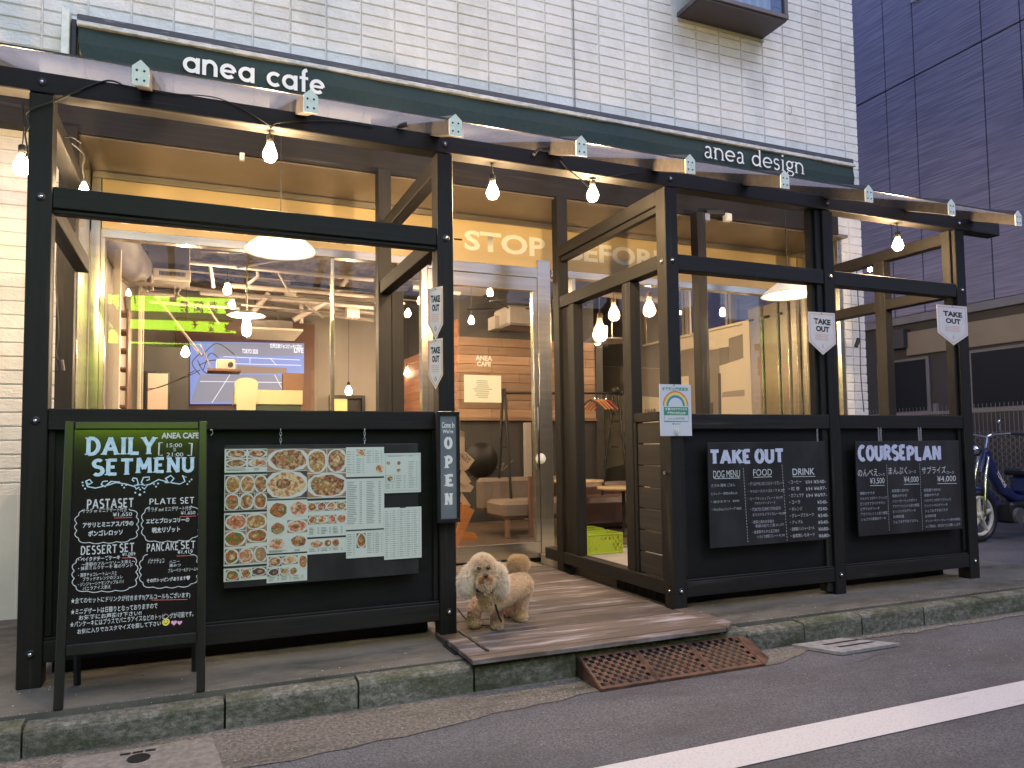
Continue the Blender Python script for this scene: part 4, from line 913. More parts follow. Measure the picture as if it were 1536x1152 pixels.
# TAKE OUT chalkboard
A = aty(1058, 664, -.022); D_ = aty(1246, 812, -.022)
bt = board('takeout_chalkboard', 'black chalkboard headed TAKE OUT with dog menu, food and drink columns', 'chalkboard', A.x+.02, .413, 3.86, 1.131)
YB = -.0232
def tp(par, s, x0, y0, x1, y1, m_=None, bold=.0, y=YB, **k):
    p = aty(x0, y1, y); q = aty(x0, y0, y); r = aty(x1, y1, y); text(s, (p.x, p.z, r.x, q.z), y, m_ or M_CHALK, par, bold=bold, name='chalk_line', **k)
def sp(par, s, x0, y0, x1, y1, m_, wt=.2, y=YB, **k):
    p = aty(x0, y1, y); q = aty(x0, y0, y); r = aty(x1, y1, y); return slab(s, (p.x, p.z, r.x, q.z), y, m_, par, wt=wt, name='chalk_lettering', **k)
def dash(par, pts, y=YB, m_=None, w_=.003, n=26):
    p, q = [aty(a, b, y) for a, b in pts]; mb = MB()
    for i in range(n):
        a = p.lerp(q, i/n); b = p.lerp(q, (i+.6)/n); mb.ribbon([(a.x, a.z), (b.x, b.z)], w_, y)
    mb.build('dashed_rule', m_ or M_CHALK, par)
def rule(par, x0, y0, x1, y1, y=YB, w_=.004, m_=None, nm='underline'):
    p = aty(x0, y0, y); q = aty(x1, y1, y); MB().ribbon([(p.x, p.z), (q.x, q.z)], w_, y-.0002).build(nm, m_ or M_CHALK, par)
M_CH2 = mat('dim_chalk', (.50, .52, .56), .8, (.40, .42, .45), (80,)*3)
sp(bt, 'TAKE', 1066, 674, 1125, 697, M_CHALKB2, .26); sp(bt, 'OUT', 1132, 673, 1175, 696, M_CHALKB2, .26)
tp(bt, 'DOG MENU', 1070, 706, 1110, 717, bold=.0); rule(bt, 1071, 718, 1110, 717); tp(bt, 'FOOD', 1130, 704, 1158, 714, bold=0); rule(bt, 1130, 716, 1158, 715); tp(bt, 'DRINK', 1189, 703, 1222, 713, bold=.01); rule(bt, 1189, 715, 1223, 714.5)
dash(bt, ((1115, 702), (1122, 815))); dash(bt, ((1173, 697), (1181, 813)))
for s, x0, y0, x1, y1 in (('ささみ 鶏肉 ごはん', 1067, 726, 1103, 731), ('とりレバー 野菜の煮込み', 1067, 739, 1106, 743), ('・焼きおやつ   ¥495', 1067, 751, 1109, 755), ('・わんわんハンバーグ ¥693', 1068, 762, 1112, 767)):
    tp(bt, s, x0, y0, x1, y1, M_CH2)
for s, x0, y0, x1, y1 in (('・グリルチキンのバジルソースプレート', 1123, 723, 1176, 729), ('・サルピーカストロガノフ ¥1,287', 1123, 735, 1177, 740), ('・ビーフキッシュプレート ¥1,177', 1123, 746, 1174, 751), ('アボカドチーズソース', 1132, 753, 1163, 757), ('・TOKYO CURRY STANDの', 1126, 762, 1171, 767), ('オリジナルドライカレー ¥1,089', 1129, 770, 1179, 775), ('・野菜と鶏の甘辛焼き', 1128, 781, 1161, 786), ('季節の彩りご飯 ¥1,177', 1133, 787, 1176, 792), ('・自家製サルサの玉子焼き', 1129, 796, 1169, 801), ('いろどり野菜プレート ¥1,393', 1136, 803, 1177, 808)):
    tp(bt, s, x0, y0, x1, y1, M_CH2)
dr_ = (('・コーヒー', 'I/H ¥540-'), ('・紅 茶', 'I/H ¥697-'), ('・カフェラテ', 'I/H ¥697-'), ('・コーラ', '¥540-'), ('・オレンジ', '¥540-'), ('・グレープフルーツ', '¥540-'), ('・アップル', '¥540-'), ('・自家製ジンジャーエール', '¥680-'), ('・自家製レモネード', '¥680-'))
for k, (a, b) in enumerate(dr_):
    yy = 720.5+k*10.1; xx = 1183+k*.4; tp(bt, a, xx, yy, xx+4+len(a)*3.0 if len(a) < 9 else xx+36, yy+5.5)
    xb_ = 1209 if 'I/H' in b else 1225; tp(bt, b, xb_+k*.4, yy, 1239+k*.75, yy+5.2)
chain(bt, 3.79, 1.132, 1.222, -.016)
# COURSE PLAN chalkboard
bc = board('course_chalkboard', 'black chalkboard headed COURSEPLAN hanging on two chains at the right end', 'chalkboard', aty(1283, 664, -.022).x, .415, aty(1438, 664, -.022).x, 1.128)
sp(bc, 'COURSE', 1287, 667, 1358, 693, M_CHALKB2, .27); sp(bc, 'PLAN', 1360, 668, 1412, 692, M_CHALKB2, .27)
tp(bc, 'のんべえ', 1287, 704, 1317, 715, bold=0); tp(bc, 'コース', 1318, 710, 1327, 714); tp(bc, '¥3,500', 1305, 717, 1327, 727, bold=0); rule(bc, 1305, 728.5, 1327, 728)
tp(bc, 'まんぷく', 1333, 701, 1361, 712, bold=0); tp(bc, 'コース', 1363, 706, 1374, 710); tp(bc, '¥4,000', 1356, 715, 1378, 725, bold=0); rule(bc, 1356, 726.5, 1379, 726)
tp(bc, 'サプライズ', 1383, 700, 1419, 711, bold=0); tp(bc, 'コース', 1420, 707, 1431, 711); tp(bc, '¥4,000', 1406, 714, 1434, 724, bold=0); rule(bc, 1406, 725.5, 1435, 725)
dash(bc, ((1330, 697), (1334, 797))); dash(bc, ((1379.5, 695), (1384, 796)))
c1 = ('季節のサラダ', 'バルサミコポテトフリッツ', 'ピリカラフライドチキン', 'ピザマルゲリータ', 'アクアパッツァと彩り野菜', 'ショコラの季節のケーキ'); c2 = ('前菜盛り合わせ', '季節のサラダ', 'ハニーガーリックポテト', 'アクアパッツァと彩り野菜', 'ピッツァマルゲリータ', 'お肉料理', 'シェフおすすめドルチェ'); c3 = ('前菜盛り合わせ', '季節のサラダ', 'バルサミコポテトフリッツ', 'ピッツァマルゲリータ', 'シェフおすすめパスタ', 'お肉料理', 'アニバーサリープレート(飲み放題)', '※ご予約は、前日までにお願いします')
for col, x0, y0 in ((c1, 1290, 738), (c2, 1338, 734), (c3, 1386, 733)):
    for k, s in enumerate(col): tp(bc, s, x0+k*.4, y0+k*7.8, x0+k*.4+min(4+len(s)*3., 52), y0+k*7.8+4.6, M_CH2)
for px in (1320, 1380): x = aty(px, 650, -.016).x; chain(bc, x-.012, 1.130, 1.228, -.014); chain(bc, x+.012, 1.130, 1.228, -.014)
# MENU board with sheets
mbd = board('menu_board', 'black hanging board covered with overlapping photo menu sheets', 'menu board', -.325, .40, .726, 1.143)
for px in (421, 547): x = aty(px, 655, -.016).x; chain(mbd, x, 1.143, 1.228, -.014)
FOOD = []
for i, (a, b, c, d) in enumerate([((.30, .055, .03), (.50, .18, .06), (.10, .18, .04), .5), ((.50, .30, .10), (.32, .14, .05), (.62, .50, .26), .5), ((.09, .14, .035), (.42, .32, .14), (.55, .12, .06), .5), ((.14, .055, .03), (.35, .15, .07), (.55, .38, .20), .5), ((.62, .42, .20), (.72, .56, .34), (.42, .16, .06), .5), ((.42, .10, .06), (.60, .26, .14), (.68, .52, .36), .5)]):
    m_ = mat('food_print_%s' % 'abcdef'[i], a, .45, b, (75, 75, 75), 3, (.40, .56), dirt=c, dscale=(48, 48, 48), drange=(.50, .58), coords='World'); FOOD.append(m_)
M_PL = mat('print_plate', (.66, .66, .62), .45); M_PD = mat('print_dark', (.06, .045, .04), .45, (.16, .11, .08), (30, 30, 30), coords='World'); M_PW = mat('print_wood', (.28, .16, .09), .45, (.4, .25, .15), (10, 60, 10), coords='World'); M_PRED = mat('print_header', (.03, .03, .03), .5)
SM = [M_PAPER, M_PL, M_PD, M_PW, M_INK, M_PRED]+FOOD
rs = random.Random(11); si = [0]
def sheet(px0, px1, y0, y1, items, yy):
    a = aty(px0, y0, yy); b = aty(px1, y0, yy); c = aty(px0, y1, yy); x0, x1, z1, z0 = a.x, b.x, a.z, c.z
    sh = MB().box(x0, x1, yy, yy+.002, z0, z1).build('menu_sheet', M_PAPER, mbd)
    mb = MB(); k = 0
    def U(u): return x0+(x1-x0)*u
    def V(v): return z1-(z1-z0)*v
    for it in items:
        kd, u0, v0, u1, v1 = it[:5]; d = yy-.0006-k*.00004; k += 1
        X0, X1, Z1, Z0 = U(u0), U(u1), V(v0), V(v1)
        if kd == 'P':    # photo with a plate
            fm = 6+rs.randrange(6) if len(it) < 6 else it[5]; bgm = (rs.choice((1, 2, 3, 2)) if len(it) < 7 or it[6] == 1 else it[6])
            mb.add([(X0, d, Z0), (X1, d, Z0), (X1, d, Z1), (X0, d, Z1)], [(0, 1, 2, 3)], bgm)
            cx, cz = (X0+X1)/2+rs.uniform(-.05, .05)*(X1-X0), (Z0+Z1)/2; rx_, rz_ = (X1-X0)*.56, (Z1-Z0)*.56; k += 1
            for q, (mi, sc) in enumerate(((1, 1.), (fm, .80), (6+rs.randrange(6), .34))):
                n = 14; ox = rs.uniform(-.2, .2)*rx_*(q == 2); oz = rs.uniform(-.2, .2)*rz_*(q == 2); ph = [1+.10*rs.uniform(-1, 1)*(q > 0) for _ in range(n)]
                vs = [(min(max(cx+ox+rx_*sc*ph[i]*math.cos(i*2*math.pi/n), X0), X1), d-.0001*(q+1), min(max(cz+oz+rz_*sc*ph[i]*math.sin(i*2*math.pi/n), Z0), Z1)) for i in range(n)]
                mb.add(vs, [tuple(range(n))], mi)
        elif kd == 'H': mb.add([(X0, d, Z0), (X1, d, Z0), (X1, d, Z1), (X0, d, Z1)], [(0, 1, 2, 3)], 5)
        elif kd == 'T':  # lines of small print
            n = it[5]; cols = it[6] if len(it) > 6 else 1
            for cc in range(cols):
                xa = X0+(X1-X0)*cc/cols; xw = (X1-X0)/cols*.86
                for i in range(n):
                    zz = Z1-(Z1-Z0)*(i+.5)/n; h_ = min(.0022, (Z1-Z0)/n*.4)
                    segs = 1 if rs.random() < .5 else 2
                    mb.add([(xa, d, zz), (xa+xw*rs.uniform(.35, .7), d, zz), (xa+xw*rs.uniform(.35, .7), d, zz+h_), (xa, d, zz+h_)], [(0, 1, 2, 3)], 4)
                    mb.add([(xa+xw*.82, d, zz), (xa+xw*.98, d, zz), (xa+xw*.98, d, zz+h_), (xa+xw*.82, d, zz+h_)], [(0, 1, 2, 3)], 4)
        elif kd == 'B':  # outlined box
            for (p0, p1, q0, q1) in ((X0, X1, Z0, Z0+.001), (X0, X1, Z1-.001, Z1), (X0, X0+.001, Z0, Z1), (X1-.001, X1, Z0, Z1)): mb.add([(p0, d, q0), (p1, d, q0), (p1, d, q1), (p0, d, q1)], [(0, 1, 2, 3)], 4)
    mb.build('print', SM, sh); si[0] += 1
P_ = lambda *a: ('P',)+a
sheet(337, 401, 671, 873, [('H', 0, 0, 1, .012), P_(.04, .02, .5, .08), P_(.55, .02, .98, .08), P_(.04, .09, .5, .15), P_(.55, .09, .98, .15), ('T', .05, .16, .95, .18, 2), ('H', 0, .19, 1, .205),
    P_(.02, .215, .35, .345, 7, 1), P_(.36, .215, .69, .345, 7, 1), P_(.70, .215, 1, .345, 9, 2), P_(.02, .35, .35, .47, 8, 2), P_(.36, .35, .69, .47, 9, 2), P_(.70, .35, 1, .47, 6, 3), ('H', 0, .475, 1, .49),
    P_(.02, .505, .50, .62, 11, 1), P_(.52, .505, 1, .62, 7, 1), P_(.02, .63, .50, .74, 6, 1), P_(.52, .62, 1, .72, 6, 1), P_(.02, .76, .35, .87, 6, 1), P_(.36, .76, .69, .87, 11, 1), P_(.70, .75, 1, .87, 3, 3), ('H', 0, .885, 1, .9), P_(.05, .915, .35, .99, 6, 1), P_(.40, .915, .62, .98, 8, 1), P_(.66, .91, .99, .97, 2, 1)], -.0245)
sheet(401, 461, 671, 875, [('H', 0, 0, 1, .012), P_(.0, .015, 1, .175, 9, 3), P_(.0, .18, 1, .38, 10, 2), ('H', 0, .385, 1, .395), P_(.03, .41, .52, .525, 6, 0), P_(.56, .405, 1, .52, 11, 0), P_(.10, .555, .46, .65, 8, 0), P_(.50, .545, 1, .64, 11, 3), P_(.05, .67, .46, .76, 11, 1), P_(.56, .66, 1, .75, 9, 0), ('T', .05, .765, .95, .78, 2), ('H', 0, .785, 1, .795), P_(.05, .81, .36, .88, 9, 1), P_(.38, .81, .76, .87, 10, 1), P_(.78, .81, 1, .91, 8, 0), P_(.02, .895, .3, .95, 2, 1), P_(.33, .895, .54, .95, 9, 1), P_(.56, .895, .76, .95, 8, 0), ('T', .05, .955, .95, .99, 3, 3)], -.0265)
sheet(461, 519, 671, 832, [('H', 0, 0, 1, .015), P_(.0, .02, .49, .24, 7, 1), P_(.51, .02, 1, .24, 9, 3), P_(.0, .25, 1, .47, 3+6, 1), P_(.08, .27, .42, .40, 8, 1), ('H', 0, .48, 1, .50), P_(.02, .52, .24, .60), P_(.26, .52, .49, .60), P_(.51, .52, .74, .60), P_(.76, .52, 1, .60), P_(.02, .64, .24, .72), P_(.26, .64, .49, .72), P_(.51, .64, .74, .72), P_(.76, .64, 1, .72), ('T', .05, .75, .95, .82, 5, 3), ('H', 0, .84, 1, .855), P_(.05, .87, .4, .94), P_(.43, .87, .62, .94), P_(.64, .87, .84, .94), ('T', .05, .95, .95, .98, 2, 3)], -.0245)
sheet(519, 576, 671, 838, [P_(.27, .02, .5, .08), ('T', .02, .03, .24, .24, 9), ('T', .27, .10, .5, .24, 8), ('T', .54, .03, .98, .15, 6, 2), P_(.78, .16, .99, .24, 10, 1), ('H', 0, .27, 1, .285), ('T', .03, .31, .48, .70, 24), ('T', .53, .31, .98, .70, 24), ('H', 0, .745, 1, .757), ('T', .03, .78, .25, .98, 10), P_(.27, .78, .5, .91), ('T', .54, .78, .98, .97, 11, 2)], -.0265)
sheet(576, 631, 680, 740, [('T', .1, .06, .9, .10, 1), ('B', .04, .05, .96, .95), P_(.06, .20, .17, .30, 9, 0), P_(.34, .20, .45, .30, 9, 0), P_(.34, .38, .45, .48, 9, 0), ('T', .66, .2, .95, .9, 12), ('B', .05, .55, .28, .72), P_(.08, .57, .25, .70, 9, 0), ('T', .32, .55, .62, .9, 6), ('T', .05, .76, .28, .9, 3)], -.0285)
sheet(576, 632, 762, 840, [('H', .42, .0, .58, .015), ('T', .03, .05, .98, .97, 22, 5)], -.0285)
# OPEN sign
a = aty(656, 617, -.062); b = aty(691, 783, -.062)
so_ = thing('open_sign', 'narrow vertical sign in a black frame reading OPEN on the left entrance post', 'open sign', ((a.x+b.x)/2, -.03, b.z))
B('frame', M_AFR, so_, a.x, b.x, -.045, -.007, b.z, a.z)
for args in ((a.x, b.x, -.062, -.0455, a.z-.022, a.z), (a.x, b.x, -.062, -.0455, b.z, b.z+.022), (a.x, a.x+.018, -.062, -.0455, b.z+.0221, a.z-.0221), (b.x-.018, b.x, -.062, -.0455, b.z+.0221, a.z-.0221)): B('frame_rail', M_AFR, so_, *args, bev=.002)
B('face', mat('slate_grey_face', (.13, .15, .18), .6, (.16, .18, .21), (6, 6, 6)), so_, a.x+.0182, b.x-.0182, -.052, -.0456, b.z+.0222, a.z-.0222, bev=0)
x0, x1 = a.x+.03, b.x-.03; YS = -.0524
zq = lambda v: aty(672, v, YS).z
text('Come In', (x0, zq(642), x1, zq(633)), YS, M_WHITE, so_, bold=.02, shear=.1); text("We're", (x0+.005, zq(650), x1-.008, zq(644)), YS, M_WHITE, so_, bold=.02, shear=.1)
H_ = a.z-b.z
for k, ch in enumerate('OPEN'):
    zc = aty(670, (669, 704, 715+15+9, 774-10+4)[k], YS).z; zc = aty(670, (669, 700, 722+3, 748)[k]-5+(0, 3, 9, 14)[k]*.5, YS).z
    ztop = zq((655, 683, 711, 739)[k]); zbot = zq((674, 702, 730, 758)[k])
    slab(ch, (x0+.012, zbot, x1-.012, ztop), YS-.0003, M_WHITE, so_, wt=.26, serif=.4, st=.1)
# TAKE OUT pennants
M_PEN = mat('pennant_white', (.74, .70, .68), .35, (.68, .64, .62), (8, 8, 8), bump=.1, spec=.5); M_ORG = mat('pennant_orange', (.72, .30, .16), .5)
def pennant(P0, P1, zt_, zb_, label):
    """P0,P1: top left/right xy in plan; built in a local frame with x along the pennant"""
    P0, P1 = Vector(P0), Vector(P1); d = P1-P0; W = d.length; ang = math.atan2(d.y, d.x); H = zt_-zb_
    t = thing('takeout_pennant', label, 'pennant', (P0.x, P0.y, zb_), (0, 0, ang), group='take out pennants on the terrace posts')
    pl = [(0, H*.97), (0, H*.30), (W/2, 0), (W, H*.30), (W, H), (W*.93, H*.985), (W*.07, H*.955)]
    pl = [(0, H*.96), (0, H*.28), (W/2, 0), (W, H*.28), (W, H)]
    MB().prism(pl, -.001, .001, 'xz').build('pennant_sheet', M_PEN, t, local=True)
    ins = [(W/2+(a-W/2)*.88, H*.53+(b-H*.53)*.90) for a, b in pl]; MB().ribbon(ins, .004, -.0016, closed=True).build('border', M_ORG, t, local=True)
    text('TAKE', (W*.20, H*.70, W*.82, H*.83), -.0018, M_INKB, t, bold=.05, local=True); text('OUT', (W*.27, H*.53, W*.76, H*.66), -.0018, M_INKB, t, bold=.05, local=True)
    mb = MB()
    for k in range(4): mb.box(W*.24, W*(.74-.03*(k % 2)), -.0018, -.0013, H*(.46-.04*k), H*(.46-.04*k)+.003)
    mb.build('small_print', M_ORG, t, local=True)
    mb = MB(); mb.ribbon([(W/2, H*.25), (W/2-.006, H*.19), (W/2, H*.16), (W/2+.006, H*.19)], .0025, -.0018, closed=True); mb.build('drop_mark', M_INKB, t, local=True)
    MB().ball((W/2, -.002, H*.955), .004, 8).build('pin', M_BLACK, t, local=True)
p0 = aty(1212, 476, -.06); p1 = aty(1252, 470, -.015); pennant((p0.x, -.06), (p1.x, -.015), p1.z, aty(1232, 532, -.04).z, 'pale take out pennant on the post between the two right chalkboards')
p0 = aty(1405, 464, -.05); p1 = aty(1450, 460, -.015); pennant((p0.x, -.05), (p1.x, -.015), p1.z, aty(1429, 518, -.03).z, 'pale take out pennant on the rightmost corner post')
for y0, y1, lb in ((429, 509, 'upper of two take out pennants on the post left of the entrance'), (507, 584, 'lower of two take out pennants on the post left of the entrance')):
    p1 = aty(664, y0, -.055); p0 = aty(642, y0+12, -.006); pennant((p0.x, -.006), (p1.x, -.055), p1.z, aty(651, y1, -.03).z, lb)
# hygiene poster
a = aty(989, 576, -.012); b = aty(1036, 576, -.012); c = aty(990, 654, -.012)
ph = thing('hygiene_poster', 'white poster with a rainbow arch and green box pinned to the right entrance post', 'poster', ((a.x+b.x)/2, -.012, c.z))
x0, x1, z0, z1 = a.x, b.x, c.z, a.z; W = x1-x0; H = z1-z0; yy = -.012
B('sheet', mat('poster_white', (.66, .68, .74), .35), ph, x0, x1, yy, yy+.004, z0, z1, bev=0); G_ = mat('poster_green', (.06, .28, .18), .5)
X = lambda u: x0+W*u
Zv = lambda v: z1-H*v
text('感染防止徹底宣言', (X(.09), Zv(.125), X(.91), Zv(.055)), yy-.0003, G_, ph, bold=.03)
for k, col in enumerate(((.75, .16, .10), (.85, .50, .12), (.80, .74, .25), (.12, .50, .25), (.06, .14, .50))):
    r_ = .39-.035*k; MB().ribbon([(X(.5)+W*r_*math.cos(R(180*i/24)), Zv(.42)+W*r_*.98*math.sin(R(180*i/24))) for i in range(25)], W*.036, yy-.0003-.00005*k).build('rainbow_band', mat('rainbow_%s' % 'abcde'[k], col, .5), ph)
MB().box(X(.12), X(.90), yy-.0003, yy-.0001, Zv(.60), Zv(.44)).build('green_box', G_, ph)
text('新型コロナウイルス', (X(.17), Zv(.505), X(.86), Zv(.455)), yy-.0007, M_WHITE, ph, bold=.04); text('感染拡大防止中', (X(.22), Zv(.585), X(.80), Zv(.53)), yy-.0007, M_WHITE, ph, bold=.04)
MB().ribbon([(X(.13), Zv(.605)), (X(.13), Zv(.72)), (X(.89), Zv(.72)), (X(.89), Zv(.605))], .004, yy-.0004).build('green_outline', G_, ph)
text('anea cafe参宮橋店', (X(.25), Zv(.68), X(.78), Zv(.64)), yy-.0005, M_INK, ph); text('♥ 東京都', (X(.38), Zv(.785), X(.64), Zv(.755)), yy-.0005, M_INK, ph)
for u, v in ((.46, .02), (.52, .98)): MB().ball((X(u), yy-.003, Zv(v)), .004, 8).build('pin', M_BLACK, ph)
mb = MB(); 
for s in (-1, 1): mb.tube([(X(.5)+s*.012, yy-.012, Zv(.86)), (X(.5)+s*.006, yy-.016, Zv(.92)), (X(.5), yy-.01, Zv(.985))], .005, 6)
mb.build('clip', M_PLATE, ph)
# hook on the left parapet
t = thing('wall_hook', 'small steel hook screwed under the left parapet rail beside the sandwich board', 'hook', tuple(aty(317, 648, -.002)))
px_tube([(315, 645), (318, 645), (319, 650), (316, 653)], -.008, .002, 'hook_wire', M_CHAIN, t)
# ================================================================ INTERIOR (parts of the building) AND WHAT STANDS IN IT
YB_ = 9.0; XWL = -1.28; XWR = 6.0; ZC = 3.85
MB().box(XWL, XWR+.2, YG+.05, YB_+.2, -.05, .085).build('interior_floor', M_FLOORIN, bld)
mb = MB(); gx, gy_ = 36, 40; rr = random.Random(9)
H = [[ZC+rr.uniform(-.06, .04) for i in range(gx+1)] for j in range(gy_+1)]
for j in range(gy_):
    for i in range(gx):
        x0 = XWL+(XWR+.25-XWL)*i/gx; x1 = XWL+(XWR+.25-XWL)*(i+1)/gx; y0 = 2.4+(YB_-2.2)*j/gy_; y1 = 2.4+(YB_-2.2)*(j+1)/gy_
        mb.add([(x0, y0, H[j][i]), (x0, y1, H[j+1][i]), (x1, y1, H[j+1][i+1]), (x1, y0, H[j][i+1])], [(0, 1, 2, 3)])
mb.build('interior_ceiling', M_CEIL, bld)
MB().box(-7, XC-.13, 2.51, 11, ZC+.2, ZC+.3).build('upper_floor', M_DARKW, bld)
MB().box(XL, XR+.05, YG+.06, YG+.12, 2.88, ZC+.1).build('bulkhead', M_DARKW, bld)
MB().box(XWL-.1, XWL, YG+.05, YB_+.1, 0, ZC+.1).build('left_inner_wall', M_TAUPE, bld)
MB().box(XWL-.1, XWR+.2, YB_, YB_+.1, 0, ZC+.1).build('back_wall', M_TAUPE, bld)
MB().box(XWR, XWR+.08, YG+.05, YB_, 0, 2.67).build('mural_wall', M_CREAM, bld)
MB().box(XWR, XWR+.08, 5.3, YB_, 2.6701, ZC).build('mural_wall_upper', M_GREYW, bld)
MB().box(XWR, XWR+.08, YG+.13, 5.3, 3.45, ZC).build('window_lintel', M_DARKW, bld)
# clerestory windows in the right wall
wl = thing('clerestory_window', 'high band of blue evening windows in white frames above the painted mural', 'window', (XWR, 3.9, 2.68))
for y in (2.5, 3.35, 3.42, 4.25, 4.32, 5.24): B('window_frame', M_DUCT, wl, XWR-.02, XWR+.06, y, y+.05, 2.672, 3.449)
B('window_sill', M_CREAM, wl, XWR-.05, XWR+.06, 2.45, 5.3, 2.64, 2.6715, bev=0)
for a, b in ((2.551, 3.349), (3.471, 4.249), (4.371, 5.239)): B('window_pane', M_GLASS, wl, XWR+.02, XWR+.028, a, b, 2.6725, 3.4485, bev=0)
# painted mural blocks (flat paint, 3 mm)
M_GR2 = mat('mural_light_grey', (.42, .38, .34), .8); M_GR3 = mat('mural_slate', (.13, .12, .13), .8); M_GR1 = mat('mural_mid_grey', (.26, .25, .245), .8)
def mural(pts, m_, k):
    q = [atx(a, b, XWR-.004*k) for a, b in pts]; mb = MB(); mb.prism([(p.y, p.z) for p in q], XWR-.004*k, XWR-.004*k+.003, 'yz'); mb.build('mural_block', m_, bld)
mural([(1021, 526), (1040, 522), (1041, 529), (1078, 523), (1093, 520), (1093, 508), (1137, 493), (1148, 700), (1021, 700)], M_GREYW, 1)
mural([(1079, 549), (1127, 533), (1139, 700), (1083, 700)], M_CREAM, 2); mural([(1127, 533), (1134, 533), (1146, 700), (1139, 700)], M_GR3, 3); mural([(1077, 560), (1081, 560), (1083, 700), (1079, 700)], M_GR3, 3)
mural([(1084, 588), (1119, 584), (1117, 594), (1083, 596)], M_GR2, 3); mural([(1046, 580), (1059, 579), (1060, 617), (1046, 617)], M_GR1, 2); mural([(1052, 595), (1060, 594), (1060, 608), (1052, 608)], M_CREAM, 3)
mural([(1063, 604), (1069, 604), (1070, 640), (1064, 640)], M_GR3, 3); mural([(1021, 565), (1033, 564), (1034, 603), (1022, 603)], M_CREAM, 2); mural([(1079, 522), (1093, 520), (1093, 545), (1079, 548)], M_GR1, 2)
mural([(903, 440), (1000, 425), (1000, 553), (903, 549)], M_GR1, 2); mural([(903, 549.5), (1000, 553.5), (1000, 597), (903, 590)], M_GREYW, 1); mural([(903, 705), (1000, 680), (1000, 860), (903, 850)], M_GR1, 1)
# MUTED lettering on the far part of the mural wall ( ATE / SHOP )
def wtext(s, px0, py0, px1, py1):
    p = atx(px0, py1, XWR-.012); q = atx(px1, py0, XWR-.012); t_ = MB(); n = len(s); L = (q.y-p.y)/n
    for i, ch in enumerate(s):
        g = {'A': [[(0, 0), (.4, 1), (.8, 0)], [(.15, .4), (.65, .4)]], 'T': [[(.4, 0), (.4, 1)], [(0, 1), (.8, 1)]], 'E': [[(.7, 1), (.2, .9), (.1, .7), (.5, .55), (.1, .35), (.2, .1), (.7, 0)]], 'S': [[(.7, .9), (.3, 1), (.1, .7), (.6, .4), (.5, .05), (.1, .1)]], 'H': [[(.1, 0), (.1, 1)], [(.7, 0), (.7, 1)], [(.1, .5), (.7, .5)]], 'O': [[(.4, 0), (.1, .5), (.4, 1), (.7, .5), (.4, 0)]], 'P': [[(.1, 0), (.1, 1), (.6, .9), (.6, .6), (.1, .5)]]}[ch]
        for st in g:
            for a, b in zip(st, st[1:]): t_.cyl((XWR-.012, p.y+L*(i+a[0]*.8), p.z+(q.z-p.z)*a[1]), (XWR-.012, p.y+L*(i+b[0]*.8), p.z+(q.z-p.z)*b[1]), .006, n=4)
    t_.build('wall_letters', M_GR3, bld)
wtext('ATE', 919, 616, 937, 623); wtext('SHOP', 967, 613, 985, 622)
# plank box (kitchen core)
YK = 5.2; xk0 = aty(688, 560, YK).x; xk1 = aty(893, 560, YK).x; zk0 = aty(760, 627, YK).z; zk1 = aty(760, 508, YK).z
MB().box(xk0+.03, xk1, YK+.03, YB_-.01, 0, ZC).build('core_wall', M_DARKW, bld)
MB().box(xk0+.02, xk1+.01, YK+.02, YK+.028, zk1-.04, zk1).build('top_trim', M_DARKW, bld)
rr = random.Random(21); nr = 9; hp = (zk1-zk0)/nr; pmesh = None
for r_ in range(nr):
    x = xk0; z = zk0+hp*r_
    while x < xk1-.02:
        L = rr.uniform(.35, 1.1); x2 = min(x+L, xk1); 
        if xk1-x2 < .15: x2 = xk1
        B('plank', M_PLANK, bld, x+.002, x2-.002, YK-rr.uniform(0, .006), YK+.028, z+.003, z+hp-.002, bev=.002); x = x2
M_PLANKY = mat('red_cedar_plank_side', (.24, .10, .06), .6, (.36, .18, .10), (14, 1.6, 14), 5, (.3, .75), .1, rnd=.25)
for r_ in range(nr+4):
    y = YK+.03; z = zk0+hp*(r_-2)
    while y < YB_-.1:
        y2 = min(y+rr.uniform(.5, 1.3), YB_-.05); B('plank', M_PLANKY, bld, xk0, xk0+.028, y+.002, y2-.002, z+.003, z+hp-.002, bev=.002); y = y2
        if z+hp > zk1+.02: break
B('plank_ledge', M_PLANK, bld, xk0+.0, xk1, YK-.03, YK+.025, zk0-.04, zk0-.002)
a = aty(713, 533, YK); b = aty(738, 550, YK)
text('ANEA', (a.x, (a.z+b.z)/2+.005, b.x, a.z), YK-.008, M_WHITE, bld, bold=.03, name='wall_lettering'); text('CAFE', (a.x+.02, b.z, b.x-.02, (a.z+b.z)/2-.008), YK-.008, M_WHITE, bld, bold=.03, name='wall_lettering')
B('trim_column', M_DARKW, bld, xk1+.001, xk1+.12, YK-.02, YK+.2, 0, zk1)
# chalk drawing on the dark lower wall
t = thing('wall_drawing', 'thin pale looping line drawn across the dark wall behind the sofa', 'wall drawing', tuple(aty(735, 700, YK)))
px_tube([(695, 722), (712, 713), (722, 706), (735, 700), (738, 690), (744, 690), (746, 702), (756, 694), (752, 706), (770, 690)], YK-.0, .004, 'drawn_line', M_DUCT, t)
MB().lathe(aty(722, 690, YK-.01), [(0, .0), (.24, 0), (.24, .01), (.0, .01)], 30, axis=(0, -1, 0)).build('round_panel', M_BLACK, t)
B('pillar', M_TAUPE, bld, aty(788, 700, 5.1).x, aty(797, 700, 5.1).x, 5.08, 5.16, .1, aty(792, 634, 5.1).z)
